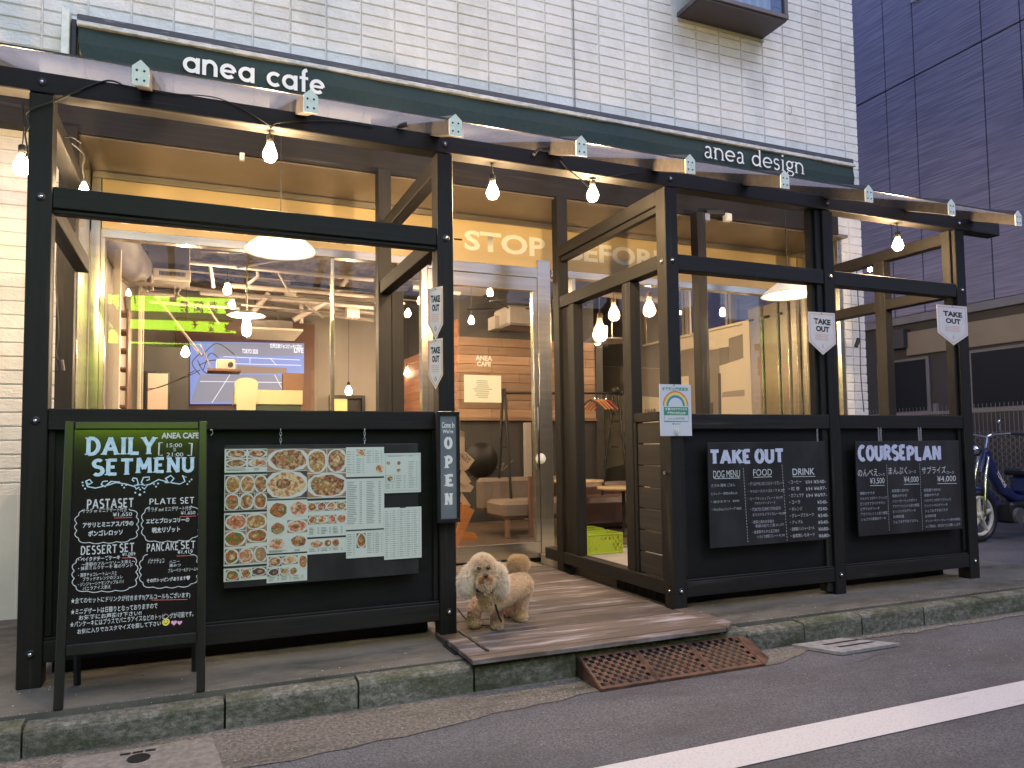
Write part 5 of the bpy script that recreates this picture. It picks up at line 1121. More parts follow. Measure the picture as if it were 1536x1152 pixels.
# left side: shelf wall, column, door frame, framed panel
for a, b, m_, y in ((170, 180, M_CREAM, 3.4), (207, 212, M_CREAM, 4.4)): B('column_strip', m_, bld, aty(a, 500, y).x, aty(b, 500, y).x, y, y+.06, 0, ZC-.1, bev=.003)
B('side_partition', M_TAUPE, bld, aty(190, 500, 4.45).x, aty(215, 500, 4.45).x, 4.47, 4.55, 0, aty(200, 430, 4.45).z)
B('dark_partition', M_DARKW, bld, aty(212, 500, 6.).x, aty(284, 500, 6.).x, 6.0, 6.1, 0, aty(240, 520, 6.).z)
M_BROWNP = mat('brown_panel', (.20, .105, .07), .6, (.25, .14, .095), (2, 2, 2))
B('brown_panel', M_BROWNP, bld, aty(262, 560, 8.8).x, aty(472, 500, 8.8).x, 8.82, 8.9, 0, aty(465, 486, 8.8).z, bev=0)
a = aty(218, 556, 5.9); b = aty(255, 614, 5.9)
fp = thing('framed_mirror', 'dark framed pinkish panel on the partition in the left window', 'picture', (a.x, 5.9, b.z))
B('frame', M_DARKMET, fp, a.x, b.x, 5.94, 5.98, b.z-.2, a.z); B('panel', mat('pink_panel', (.55, .42, .36), .4), fp, a.x+.03, b.x-.03, 5.925, 5.939, b.z-.2, a.z-.03, bev=0)
sh = thing('wall_shelf', 'tall narrow brown shelf against the left inner wall', 'shelf', tuple(aty(184, 600, 3.8)))
for k in range(6): q = aty(184, 470+k*28, 3.8); B('shelf_board', M_BROWNP, sh, q.x-.03, q.x+.04, 3.7, 4.0, q.z-.012, q.z+.012)
q = aty(184, 500, 3.8); B('shelf_side', M_BROWNP, sh, q.x+.041, q.x+.06, 3.7, 4.0, .1, aty(184, 465, 3.8).z)
a = aty(502, 597, 8.7); b = aty(545, 640, 8.7)
bd = thing('back_doorway', 'small dark framed doorway with a yellow lit panel at the back of the room', 'doorway', (a.x, 8.8, .1))
B('frame', M_DARKMET, bd, a.x-.06, a.x, 8.8, 8.95, .1, a.z+.06); B('frame', M_DARKMET, bd, b.x, b.x+.06, 8.8, 8.95, .1, a.z+.06); B('frame', M_DARKMET, bd, a.x, b.x, 8.8, 8.95, a.z, a.z+.06)
B('lit_panel', emit('yellow_lit', (.75, .52, .16), 1.1), bd, a.x+.001, a.x+.26, 8.9, 8.94, .1, a.z-.001, bev=0); B('dark_panel', M_BLACK, bd, a.x+.28, b.x-.001, 8.9, 8.94, .1, a.z-.001, bev=0)
# projected screen
sc_ = thing('projector_screen', 'large projected screen showing a blue tennis court with LIVE caption', 'screen', tuple(aty(370, 610, 8.6)))
YS2 = 8.6
E_BL = emit('screen_blue', (.20, .27, .62), .85); E_BL2 = emit('screen_slate', (.24, .25, .34), .8); E_WH = emit('screen_white', (.80, .82, .9), .9); E_BR = emit('screen_brown', (.28, .20, .16), .8)
def scr(pts, m_, k, nm='screen_area'):
    q = [aty(a, b, YS2-.003*k) for a, b in pts]; MB().prism([(p.x, p.z) for p in q], YS2-.003*k, YS2-.003*k+.0025, 'xz').build(nm, m_, sc_)
scr([(285, 512), (456, 515), (456, 562), (440, 606), (285, 606)], E_BL, 0); scr([(320, 514), (456, 516), (452, 534), (320, 534)], E_BL2, 1); scr([(300, 562), (418, 562), (440, 600), (286, 604)], E_BL2, 1)
scr([(356, 548), (430, 552), (430, 560), (356, 560)], E_BR, 2)
for p in (((330, 545), (452, 548)), ((335, 535), (450, 540)), ((300, 572), (440, 574)), ((345, 562), (318, 604)), ((375, 537), (375, 545)), ((405, 537), (415, 548)), ((412, 562), (432, 600))):
    q = [aty(a, b, YS2-.012) for a, b in p]; MB().ribbon([(q[0].x, q[0].z), (q[1].x, q[1].z)], .009, YS2-.012).build('court_line', E_WH, sc_)
def scrt(s, x0, y0, x1, y1):
    p = aty(x0, y1, YS2-.014); q = aty(x1, y0, YS2-.014); text(s, (p.x, p.z, q.x, q.z), YS2-.014, E_WH, sc_, bold=.03, name='caption')
scrt('LIVE', 441, 522, 455, 529); scrt('TOKYO 2020', 363, 524, 387, 530); scrt('世界王者ジョコビッチに挑む', 405, 517, 453, 522)
# cafe counter and chair seen through the left window
a = aty(352, 584, 5.6); b = aty(454, 607, 5.6)
ct = thing('reception_counter', 'pale yellow topped counter with a dark green base beyond the left window', 'counter', (a.x, 5.6, .1))
B('top_panel', mat('pale_counter', (.66, .62, .38), .5), ct, a.x, b.x, 5.6, 6.1, b.z, a.z); B('base', mat('green_base', (.05, .08, .06), .6), ct, a.x+.02, b.x-.02, 5.62, 6.08, .086, b.z-.001)
a = aty(424, 560, 5.9); b = aty(455, 584, 5.9); bx_ = thing('monitor_box', 'brown flat box standing on the right end of the counter', 'box', (a.x, 5.9, b.z))
B('case', M_BROWNP, bx_, a.x, b.x, 5.85, 6.0, ct.children[0].bound_box[1][2]+.001, a.z)
c = aty(370, 590, 5.2); ch = thing('office_chair', 'pale high-backed office chair in front of the counter', 'chair', (c.x, 5.2, .09))
M_CH = mat('pale_chair', (.72, .68, .45), .5)
a = aty(352, 566, 5.2); b = aty(387, 620, 5.2); w_ = (b.x-a.x)/2; cx = (a.x+b.x)/2
pl = [(cx+w_*math.cos(k*math.pi/8)*(1 if k < 9 else .78), a.z-w_*.5+w_*.5*math.sin(k*math.pi/8)) for k in range(9)]+[(cx-w_*.8, a.z-.35), (cx-w_*.85, .75), (cx+w_*.85, .75), (cx+w_*.8, a.z-.35)]
MB().prism(pl, 5.2, 5.26, 'xz').build('backrest', M_CH, ch); B('seat', M_CH, ch, cx-w_, cx+w_, 5.27, 5.7, .66, .73, bev=.02); MB().cyl((cx, 5.48, .09), (cx, 5.48, .66), .03, n=10).build('stem', M_DARKMET, ch)
MB().lathe((cx, 5.48, .087), [(0, .03), (.26, .01), (.26, 0), (0, 0)], 5).build('base', M_DARKMET, ch)
for s in (-1, 1): MB().tube([(cx+s*w_*.95, 5.3, .95), (cx+s*w_*1.15, 5.35, .98), (cx+s*w_*1.15, 5.55, .98), (cx+s*w_, 5.6, .73)], .015, 6).build('armrest', M_CH, ch)
# ceiling services
def pipe(pts, y, r=.03, nm='ceiling_pipe', m_=None):
    r *= .72
    q = [aty(a, b, y if not hasattr(y, '__len__') else y[i]) for i, (a, b) in enumerate(pts)]
    MB().tube(q, r, 10).build(nm, m_ or M_PIPE, bld)
pipe([(280, 393), (345, 399), (560, 420)], 4.6, .035); pipe([(340, 428), (560, 446)], 5.2, .045); pipe([(300, 440), (400, 448), (560, 462)], 5.6, .035); pipe([(255, 428), (560, 470)], 6.2, .04); pipe([(230, 445), (330, 452), (560, 480)], 7, .05)
pipe([(196, 400), (205, 425), (262, 430), (262, 443), (210, 440)], 4.2, .03); pipe([(214, 400), (220, 440)], 4.4, .03); pipe([(224, 400), (228, 436)], 4.4, .03); pipe([(315, 395), (320, 432)], 4.8, .03); pipe([(385, 400), (387, 415), (372, 426)], 4.8, .028)
pipe([(355, 402), (425, 388)], 4.4, .022); pipe([(520, 420), (495, 450), (440, 480)], 5.6, .05); pipe([(403, 440), (378, 470)], 5.5, .05); pipe([(560, 380), (430, 380), (300, 375)], 3.9, .03); pipe([(452, 440), (452, 485)], 6, .04)
pipe([(690, 410), (860, 422)], 4.5, .03); pipe([(900, 440), (1000, 452)], 4.0, .06); pipe([(690, 440), (620, 430)], 4.5, .04)
MB().cyl((XWL+.02, 3.2, 3.2), aty(203, 402, 4.2), .17, n=24).build('round_duct', M_DUCT, bld)
a = aty(222, 380, 4.3); b = aty(284, 414, 4.3); B('box_duct', M_DUCT, bld, a.x, b.x, 4.3, 4.9, b.z, 3.8); a = aty(230, 402, 4.2); b = aty(286, 414, 4.2)
vt = B('air_vent', M_CREAM, bld, a.x, b.x, 4.18, 4.29, b.z-.05, a.z)
mb = MB()
for k in range(20): x = a.x+.06+(b.x-a.x-.12)*k/19; mb.box(x, x+.006, 4.174, 4.179, b.z-.02, a.z-.03)
mb.build('vent_slats', M_DARKMET, vt)
B('box_duct', M_DUCT, bld, 2.2, 3.2, 4.5, 5.1, 3.2, 3.5); a = aty(738, 475, 5.0); b = aty(754, 495, 5.0); B('box_duct', M_DUCT, bld, a.x, b.x, 4.9, 5.15, b.z, a.z)
for a_, b_, y in ((437, 441, 6.), (529, 468, 6.)): q = aty(a_, b_, y); B('ceiling_box', M_CREAM, bld, q.x-.09, q.x+.09, y-.05, y+.1, q.z-.09, q.z+.07)
a = aty(375, 485, 6.6); b = aty(452, 500, 6.6); B('ceiling_panel', M_CREAM, bld, a.x, b.x, 6.4, 7.4, b.z, b.z+.03); B('ceiling_panel', M_DUCT, bld, a.x, b.x-.1, 6.8, 7.0, b.z+.031, a.z+.1)
rr = random.Random(31)
for k in range(26):   # thin conduits, hangers and ducts crowding the slab
    px0 = rr.uniform(170, 540); py0 = rr.uniform(385, 470); y = rr.uniform(3.6, 7.5)
    if rr.random() < .6: pipe([(px0, py0), (px0+rr.uniform(60, 200), py0+rr.uniform(2, 22))], y, rr.uniform(.012, .03), 'ceiling_conduit', rr.choice((M_DUCT, M_DUCT, M_DARKMET)))
    else: pipe([(px0, py0), (px0+rr.uniform(-8, 8), py0+rr.uniform(10, 26)), (px0+rr.uniform(10, 40), py0+rr.uniform(26, 36))], y, rr.uniform(.012, .03), 'ceiling_conduit', M_DUCT)
for k in range(8):
    px0 = rr.uniform(690, 800); pipe([(px0, rr.uniform(430, 470)), (px0+rr.uniform(40, 120), rr.uniform(440, 480))], rr.uniform(3.8, 5), .015, 'ceiling_conduit', M_DARKMET)
# wall air conditioner above the plank wall
a = aty(762, 470, 4.6); b = aty(822, 490, 4.6); ac = thing('air_conditioner', 'long wall air conditioner above the cedar wall behind the door', 'air conditioner', ((a.x+b.x)/2, 4.8, a.z-.1))
B('casing', M_DUCT, ac, a.x, b.x, 4.6, 5.1, a.z-.15, a.z+.12, bev=.03); B('flap', M_DARKMET, ac, a.x+.03, b.x-.03, 4.59, 4.64, a.z-.165, a.z-.152)
a = aty(815, 460, 4.3); MB().ball(a, .13, 16, sc=(.8, .6, 1.2)).build('end_cap', M_CREAM, ac)
# indoor lamps
GI = 'indoor bulbs seen through the glass'
def ib(px, py, y, lb, r=.035, m_=None): return bulb(px, py, y, lb, ZC-.1, r, m_ or E_BULBIN, group=GI)
ib(341, 436, 4.6, 'round bulb under the ceiling pipes of the left window', .045); ib(278, 530, 5.0, 'lit bulb level with the projector in the left window', .045); ib(523, 588, 7.0, 'lit bulb on a kinked wire low by the back doorway', .05); ib(632, 452, 4.0, 'lit bulb between the two posts left of the entrance', .045)
ib(707, 482, 4.0, 'lit bulb on a long cord behind the glass door', .035); ib(735, 440, 3.6, 'round bulb high behind the glass door', .035); ib(1084, 470, 3.6, 'lit bulb against the blue clerestory window', .04)
ib(612, 560, 7.8, 'lit bulb glowing beside the cedar side wall', .06); ib(100, 470, 6.5, 'bulb far inside behind the left posts', .05)
GLB = glassmat('clear_bulb_glass', (1, .95, .88), 1.4, 0, .35, (1, .85, .65), True); 
def edison(px, py, y, h, lb):
    c = aty(px, py, y); t = thing('filament_bulb', lb, 'filament bulb', (c.x, c.y, c.z), group='large clear filament bulbs'); r = h/2
    MB().lathe(c, [(0, -r*.72), (r*.35, -r*.62), (r*.52, -r*.35), (r*.52, -.1*r), (r*.38, .35*r), (r*.2, .7*r), (r*.18, r)], 20).build('bulb_glass', GLB, t)
    MB().ball(c+Vector((0, 0, -r*.15)), r*.17, 10, sc=(1, 1, 1.5)).build('filament', E_FIL, t); MB().cyl(c+Vector((0, 0, r)), c+Vector((0, 0, r*1.35)), r*.2, n=10).build('socket', M_BROWNP, t)
    MB().cyl(c+Vector((0, 0, r*1.35)), (c.x, c.y, ZC-.1), .004, n=6).build('cord', M_BROWNP, t)
E_FIL = emit('filament_glow', (1, .70, .42), 420)
edison(900, 498, 2.75, .30, 'largest clear filament bulb hanging lowest behind the side opening'); edison(921, 470, 3.3, .26, 'clear filament bulb second from left behind the side opening'); edison(974, 463, 3.1, .28, 'clear filament bulb nearest the right entrance post')
def saucer(px, py, y, D_, lb, hasb=True):
    c = aty(px, py, y); t = thing('saucer_lamp', lb, 'ceiling lamp', (c.x, c.y, c.z), group='flat indoor saucer lamps'); r = D_/2
    MB().lathe(c, [(.02, .05), (r*.3, .045), (r*.9, .01), (r, 0), (r*.9, .004), (.02, .03)], 32).build('lamp_shade', M_ENAM, t); MB().cyl(c, (c.x, c.y, ZC-.1), .007, n=6).build('stem', M_ALU, t)
    if hasb: MB().lathe(c, [(0, -.20), (.035, -.18), (.045, -.12), (.03, -.05), (.02, 0)], 14).build('bulb_glass', E_BULBIN, t)
saucer(370, 474, 3.2, .36, 'white saucer lamp with a tubular bulb in the left window'); saucer(918, 512, 4.2, .55, 'white saucer lamp behind the largest filament bulb', False); 
# added lamps of the same kind, further inside, to brighten the room
saucer(585, 455, 5.0, .4, 'added white saucer lamp deep in the room behind the middle posts'); saucer(1010, 470, 4.6, .4, 'added white saucer lamp near the mural wall')
# projector on a pole
c = aty(338, 546, 4.6); pj = thing('projector', 'small white projector on a wire shelf with dangling cables', 'projector', (c.x, 4.6, c.z))
a = aty(325, 538, 4.6); b = aty(353, 554, 4.6); B('body', M_CREAM, pj, a.x, b.x, 4.6, 4.85, b.z, a.z, bev=.01); MB().cyl(aty(346, 547, 4.59), aty(346, 547, 4.57), .03, n=14).build('lens', M_BLACK, pj)
B('tray', M_BROWNP, pj, a.x-.1, b.x+.06, 4.55, 4.9, b.z-.03, b.z-.001); MB().cyl(aty(303, 534, 4.65), aty(236, 447, 4.65), .014, n=8).build('stay_rod', M_PIPE, pj); MB().cyl(aty(318, 556, 4.6), aty(300, 515, 4.6), .008, n=6).build('stay_rod', M_PIPE, pj)
for pts in ([(303, 534), (325, 515), (352, 532)], [(296, 540), (310, 560), (335, 545)], [(300, 530), (288, 545), (300, 562)], [(353, 534), (357, 545), (352, 556)], [(210, 589), (240, 580), (280, 565), (300, 555)], [(209, 583), (235, 582), (262, 572), (292, 556)], [(305, 555), (315, 530), (330, 540), (340, 558)], [(298, 548), (322, 540), (350, 548)]): px_tube(pts, 4.62, .005, 'dangling_cable', M_BLACK if random.random() < .7 else M_PIPE, pj)
for pts in ([(508, 486), (508, 535), (522, 578)], [(545, 450), (536, 505), (553, 530), (600, 560)]):
    pass
# coat rack with hangers
cr = thing('coat_rack', 'black metal coat rack with A-shaped ends standing before the cedar wall', 'coat rack', tuple(aty(840, 760, 4.0)))
px_tube([(752, 590), (800, 590), (860, 590), (925, 590)], 4.0, .016, 'rail', M_DARKMET, cr)
def leg(p, q, y1=4.0, y2=4.0): MB().cyl(aty(*p, y1), aty(*q, y2), .018, n=8).build('leg', M_DARKMET, cr)
leg((754, 583), (747, 770)); leg((757, 583), (768, 770), 4., 3.8); leg((921, 583), (903, 745)); leg((926, 583), (944, 745), 4., 3.8)
for y in (632, 670): MB().cyl(aty(751, y, 4.), aty(760, y, 3.95), .01, n=6).build('rung', M_DARKMET, cr); MB().cyl(aty(917, y, 4.), aty(930, y, 3.95), .01, n=6).build('rung', M_DARKMET, cr)
MB().ball(aty(923, 586, 3.98), .055, 12).build('knob', M_DARKMET, cr); MB().ball(aty(932, 590, 3.98), .03, 12).build('knob', M_DARKMET, cr)
hc = [mat('hanger_%s' % 'abc'[i], c_, .5) for i, c_ in enumerate(((.03, .03, .03), (.5, .22, .09), (.35, .04, .06)))]
for k, (px, m_) in enumerate(((886, 0), (892, 1), (897, 1), (902, 1), (909, 2))):
    c = aty(px, 600, 3.98); t = thing('coat_hanger', ('black coat hanger at the left of the row', 'wooden coat hanger beside the black one', 'middle wooden coat hanger in the row', 'wooden coat hanger next to the red one', 'dark red coat hanger at the right end of the rail')[k], 'coat hanger', tuple(c), group='coat hangers on the rack')
    MB().tube([c+Vector((-.0, -.16, -.13)), c+Vector((0, -.05, -.02)), c+Vector((0, 0, .0)), c+Vector((0, .05, -.02)), c+Vector((0, .16, -.13))], .013, 6).build('shoulders', hc[m_], t); o_ = t.children[0]; t.rotation_euler.z = R(35)
    MB().tube([c, c+Vector((0, 0, .04)), c+Vector((.02, 0, .055)), c+Vector((0, 0, .075))], .003, 5).build('hook', M_CHROME, t)
# sofas and tables
M_SOFA = mat('brown_fabric_sofa', (.20, .15, .12), .8, (.25, .19, .155), (3, 3, 3), bump=.1); M_LEA = mat('dark_leather_sofa', (.10, .055, .045), .4, (.15, .085, .07), (3, 3, 3))
a = aty(724, 718, 3.9); b = aty(815, 718, 3.9)
sf = thing('fabric_sofa', 'brown fabric sofa with wooden arm posts seen through the glass door', 'sofa', ((a.x+b.x)/2, 3.7, .09))
B('backrest', M_SOFA, sf, a.x, b.x+.3, 3.95, 4.15, .35, a.z, bev=.04); B('seat', M_SOFA, sf, a.x+.05, b.x+.3, 3.4, 3.95, .30, .50, bev=.04); B('arm', M_BROWNP, sf, a.x+.35, a.x+.41, 3.36, 3.40, .1, .78); B('leg', M_BROWNP, sf, a.x+.1, a.x+.15, 3.45, 3.5, .086, .3); B('leg', M_BROWNP, sf, b.x+.2, b.x+.25, 3.45, 3.5, .086, .3)
a = aty(866, 728, 4.2); b = aty(1000, 728, 4.2)
s2 = thing('leather_sofa', 'dark brown leather sofa behind the green crate', 'sofa', ((a.x+b.x)/2, 4.0, .09))
B('backrest', M_LEA, s2, a.x-.3, b.x, 4.25, 4.45, .3, a.z+.03, bev=.06); B('seat', M_LEA, s2, a.x-.3, b.x, 3.6, 4.25, .12, .48, bev=.06)
def rtable(px, py, y, r, lb, y0=None):
    c = aty(px, py, y); t = thing('round_table', lb, 'table', (c.x, c.y, .09)); MB().lathe((c.x, c.y, c.z-.03), [(0, 0), (r, 0), (r, .03), (0, .03)], 32).build('table_top', M_TBL, t); MB().cyl((c.x, c.y, .1), (c.x, c.y, c.z-.031), .022, n=10).build('leg', M_DARKMET, t)
    MB().lathe((c.x, c.y, .087), [(0, .02), (r*.7, .008), (r*.7, 0), (0, 0)], 20).build('base', M_DARKMET, t)
M_TBL = mat('pale_wood_top', (.56, .40, .22), .35, (.64, .48, .28), (3, 20, 3))
rtable(935, 730, 3.1, .30, 'nearer round pale wood table behind the side opening'); rtable(868, 720, 3.7, .30, 'further round wood table beside the posts')
# orange wooden rack with papers left of the door
rk = thing('magazine_rack', 'orange wooden stand holding fanned flyers just inside the door', 'magazine rack', tuple(aty(695, 810, 2.9)))
M_OR = mat('orange_wood', (.58, .20, .05), .5, (.68, .28, .09), (3, 3, 20)); YR_ = 2.75
def slabp(pts, y, d, nm, m_, par): q = [aty(a, b, y) for a, b in pts]; return MB().prism([(p.x, p.z) for p in q], y, y+d, 'xz').build(nm, m_, par)
slabp([(697, 757), (712, 765), (684, 824), (678, 820)], YR_, .03, 'leg', M_OR, rk); slabp([(690, 797), (712, 799), (717, 806), (712, 812), (690, 811)], YR_+.04, .03, 'foot', M_OR, rk); slabp([(680, 755), (705, 758), (700, 770), (680, 775)], YR_+.07, .03, 'leg', M_OR, rk)
M_FLY = mat('kraft_flyer', (.60, .42, .28), .6, (.7, .52, .36), (9, 9, 9)); M_FLY2 = mat('flyer_print', (.22, .10, .07), .6, (.6, .5, .4), (60, 60, 60), contrast=(.45, .55))
for k, pts in enumerate(([(690, 645), (697, 648), (697, 680), (690, 680)], [(692, 672), (712, 690), (702, 704), (690, 696)], [(690, 690), (704, 702), (698, 706), (690, 704)], [(692, 700), (707, 722), (698, 730), (690, 724)], [(692, 718), (711, 730), (706, 738), (690, 738)], [(692, 738), (706, 758), (700, 765), (690, 752)])): slabp(pts, YR_+.08+.02*k, .004, 'flyer', M_FLY, rk)
slabp([(693, 676), (707, 689), (702, 695), (692, 687)], YR_+.097, .002, 'flyer_print', M_FLY2, rk)
# green crates on the terrace floor
M_GREEN = mat('lime_plastic', (.36, .46, .03), .4, (.42, .52, .05), (3, 3, 3), spec=.5)
def crate(x0, x1, y0, y1, z0, z1, lb):
    t = thing('folding_crate', lb, 'crate', ((x0+x1)/2, (y0+y1)/2, z0), group='lime green folding crates')
    B('base', M_GREEN, t, x0+.01, x1-.01, y0+.01, y1-.01, z0+.002, z0+.012, bev=0)
    def wallp(fn, L, nm='side_panel'):
        mb = MB(); nx, nz = int(L/.022), 6; H_ = z1-z0
        for i in range(nx):
            for j in range(nz):
                hole = (i+j) % 2 and 0 < i < nx-1 and 0 < j < nz-1 and (i < nx*.32 or i > nx*.68 or j > 3)
                if hole: continue
                u0, u1, v0, v1 = i/nx, (i+1)/nx, j/nz, (j+1)/nz; vs = [fn(u, v, d) for d in (0, .004) for u, v in ((u0, v0), (u1, v0), (u1, v1), (u0, v1))]
                mb.add(vs, [(0, 1, 2, 3), (7, 6, 5, 4), (0, 4, 5, 1), (1, 5, 6, 2), (2, 6, 7, 3), (3, 7, 4, 0)])
        mb.build(nm, M_GREEN, t)
    wallp(lambda u, v, d: (x0+(x1-x0)*u, y0+d, z0+(z1-z0)*v), x1-x0); wallp(lambda u, v, d: (x0+(x1-x0)*u, y1-d, z0+(z1-z0)*v), x1-x0)
    wallp(lambda u, v, d: (x0+d, y0+(y1-y0)*u, z0+(z1-z0)*v), y1-y0); wallp(lambda u, v, d: (x1-d, y0+(y1-y0)*u, z0+(z1-z0)*v), y1-y0)
    for a in ((x0-.004, x1+.004, y0-.006, y0+.006, z1-.014, z1), (x0-.004, x1+.004, y1-.006, y1+.006, z1-.014, z1), (x0-.006, x0+.006, y0, y1, z1-.0145, z1-.0005), (x1-.006, x1+.006, y0, y1, z1-.0145, z1-.0005), (x0-.004, x1+.004, y0-.006, y0+.006, z0, z0+.014)): B('rim', M_GREEN, t, *a, bev=.002)
    for xx in (x0, x1-.012): B('corner_rib', M_GREEN, t, xx, xx+.012, y0-.008, y0+.004, z0, z1, bev=.002)
    for xx in (x0+.035, x1-.045): B('corner_rib', M_GREEN, t, xx, xx+.008, y0-.006, y0-.001, z0+.01, z1-.01, bev=.002)
a = atz(880, 833, .091); b = atz(942, 832, .091)
crate(a.x, b.x+.03, a.y, a.y+.27, 0.091, aty(885, 802, a.y).z, 'front lime green folding crate on the terrace floor')
crate(aty(868, 800, 2.4).x, aty(906, 800, 2.4).x, 2.4, 2.65, 0.086, aty(905, 792, 2.42).z, 'rear lime green folding crate half hidden behind the front one')
B('terrace_slab', mat('pale_terrace_floor', (.36, .32, .27), .7, (.44, .40, .34), (3, 3, 3)), bld, 2.62, 5.9, .9, YG-.055, .003, .09, bev=0)

# folded metal shutters beside the right jamb
for k in range(5):
    y0 = YG+.10+k*.13; o = MB(); o.bbox(XWR-.05-.03*(k % 2), XWR-.02-.03*(k % 2), y0, y0+.12, .086, 2.80, b=.006); o.build('shutter_leaf', M_ALU, bld)
B('corner_column', M_CREAM, bld, XWR-.06, XWR-.001, 2.99, 3.11, .086, 2.66)
# ================================================================ NEIGHBOUR BUILDING, FENCE, MOPED
XN = 10.0
nb = thing('neighbour_building', 'tall panelled building, grey-mauve with blue skylight in its colour, across the side lot', 'building', (XN, 6, 0))
M_NB = mat('skylight_mauve_siding', (.195, .190, .29), .7, (.30, .29, .41), (.6, 1.3, 42), 2, (.40, .62), .6, (.6, 1.3, 42), 0, .3, None, (.19, .185, .27), (.4, .4, .4), (.5, .7), bdist=.012)  # blue evening skylight is mixed into the grey-mauve wall colour
M_NBD = mat('neighbour_dark', (.05, .05, .06), .6)
MB().box(XN+.03, XN+8, -2.6, 18, -.1, 14).build('wall', M_NBD, nb)
def vy(px, py): return atx(px, py, XN).y
seams = sorted(set([vy(1325, 60), vy(1369, 60), vy(1474, 100), vy(1533, 100)]))
zs = [atx(1400, 100, XN).z]
zj = atx(1286, 162, XN).z; zj2 = .5*(atx(1300, 493, XN).z+atx(1536, 436, XN).z)
pan = atx(1474, 100, XN).y-atx(1533, 100, XN).y
ys = [vy(1533, 100)-k*.92 for k in range(5, 0, -1)]+seams+[seams[-1]+.92*k for k in range(1, 12)]
zj = .5*(atx(1286, 162, XN).z+atx(1536, 25, XN).z)
for a, b in zip(ys, ys[1:]):
    for z0, z1 in ((zj2+.02, zj), (zj, 13.9)):
        B('wall_panel', M_NB, nb, XN, XN+.028, a+.008, b-.008, z0+.012, z1-.012, bev=.004)
M_BAND = mat('neighbour_band', (.17, .17, .20), .6, (.2, .2, .23), (3, 3, 3)); M_BEI = mat('neighbour_beige', (.22, .19, .15), .6, (.26, .225, .18), (2, 2, 2))
B('ledge', M_BAND, nb, XN-.12, XN+.029, -2.6, 16, zj2-.12, zj2+.0)
q0 = atx(1372, 520, XN); q1 = atx(1536, 448, XN); B('beige_fascia', M_BEI, nb, XN-.06, XN+.029, -2.6, q0.y+.1, zj2-.62, zj2-.25)
B('lower_wall', M_NBD, nb, XN+.0, XN+.029, -2.6, 16, 0, zj2-.121, bev=0)
for ya, yb in ((.2, 1.9), (2.1, 3.0), (3.6, 4.5)):
    fm = B('window_frame', M_BAND, nb, XN-.03, XN-.001, ya, yb, 1.55, zj2-.66); B('window_pane', mat('dark_pane', (.02, .025, .035), .5, spec=.1), fm, XN-.034, XN-.031, ya+.05, yb-.05, 1.60, zj2-.70, bev=0)
# upper window
a = atx(1369, 3, XN); wy1 = a.y; fm = B('window_frame', mat('window_trim_blue', (.45, .48, .55), .5), nb, XN-.05, XN-.001, wy1-1.5, wy1, a.z-.03, a.z+1.3); B('window_pane', mat('dark_pane2', (.04, .05, .09), .12), fm, XN-.055, XN-.0505, wy1-1.44, wy1-.08, a.z+.03, a.z+1.25, bev=0)
# vent and pipe
q = atx(1352, 510, XN); B('vent_hood', M_NBD, nb, XN-.15, XN-.001, q.y-.15, q.y+.15, q.z-.15, q.z+.15); MB().cyl((XN-.08, 4.3, .1), (XN-.08, 4.3, 2.9), .04, n=8).build('downpipe', M_BAND, nb)
# wire mesh fence
XF = 9.25
fe = thing('mesh_fence', 'low steel mesh fence with capped rails along the neighbouring lot', 'fence', (XF, 2, 0))
M_WIRE = mat('galvanised_wire', (.22, .24, .28), .5, metal=.5)
mb = MB(); y = -1.5
while y < 5.6: 
    mb.box(XF-.002, XF+.002, y, y+.005, .15, 1.62); y += .055
mb.build('vertical_wires', M_WIRE, fe)['kind'] = 'stuff'
mb = MB()
for i in range(-40, 150):
    y0 = -1.5+i*.09
    for s in (1, -1):
        ya = y0 if s > 0 else y0+1.05; pts = [(XF+.004, y0, .2 if s > 0 else 1.25), (XF+.004, y0+1.05, 1.25 if s > 0 else .2)]
        if y0 > -1.5 and y0+1.05 < 5.6: mb.cyl(*pts, .003, n=3, caps=False)
mb.build('diamond_mesh', M_WIRE, fe)['kind'] = 'stuff'
for z in (1.50, .22): B('rail', M_BAND, fe, XF-.02, XF+.02, -1.5, 5.6, z, z+.045)
for y in (-.8, .5, 1.72, 3.0, 4.3): B('fence_post', M_BAND, fe, XF+.022, XF+.065, y, y+.06, 0, 1.66)
# parked moped
YM = 1.45
q = aty(1472, 762, YM); mx = q.x
mo = thing('moped', 'dark blue moped with pale spoked wheel parked beyond the right end of the terrace', 'moped', (mx+.5, YM, 0))
M_MB = mat('moped_blue', (.018, .03, .13), .25, coat=.6, spec=.6); M_WHL = mat('cream_wheel', (.62, .60, .52), .5); M_MK = mat('moped_black', (.015, .016, .02), .4)
wh_r = .5*(aty(1460, 722, YM).z-aty(1460, 800, YM).z)+.03
def wheel(x, r=.26):
    w_ = MB(); ring = [(x+r*math.cos(k*math.pi/16), YM, r+.02+r*math.sin(k*math.pi/16)) for k in range(33)]
    w_.tube(ring, .032, 8); o = w_.build('tyre', M_MK, mo)
    rim = MB(); rim.tube([(x+(r-.05)*math.cos(k*math.pi/16), YM, r+.02+(r-.05)*math.sin(k*math.pi/16)) for k in range(33)], .022, 8)
    for k in range(5):
        a = k*2*math.pi/5+.3; rim.tube([(x, YM, r+.02), (x+(r-.06)*math.cos(a), YM, r+.02+(r-.06)*math.sin(a))], [.035, .022], 6)
    rim.cyl((x, YM-.05, r+.02), (x, YM+.05, r+.02), .045, n=12); rim.build('wheel_rim', M_WHL, mo)
wx = aty(1468, 762, YM).x; wheel(wx); wheel(wx+1.15)
P_ = lambda a, b: aty(a, b, YM)
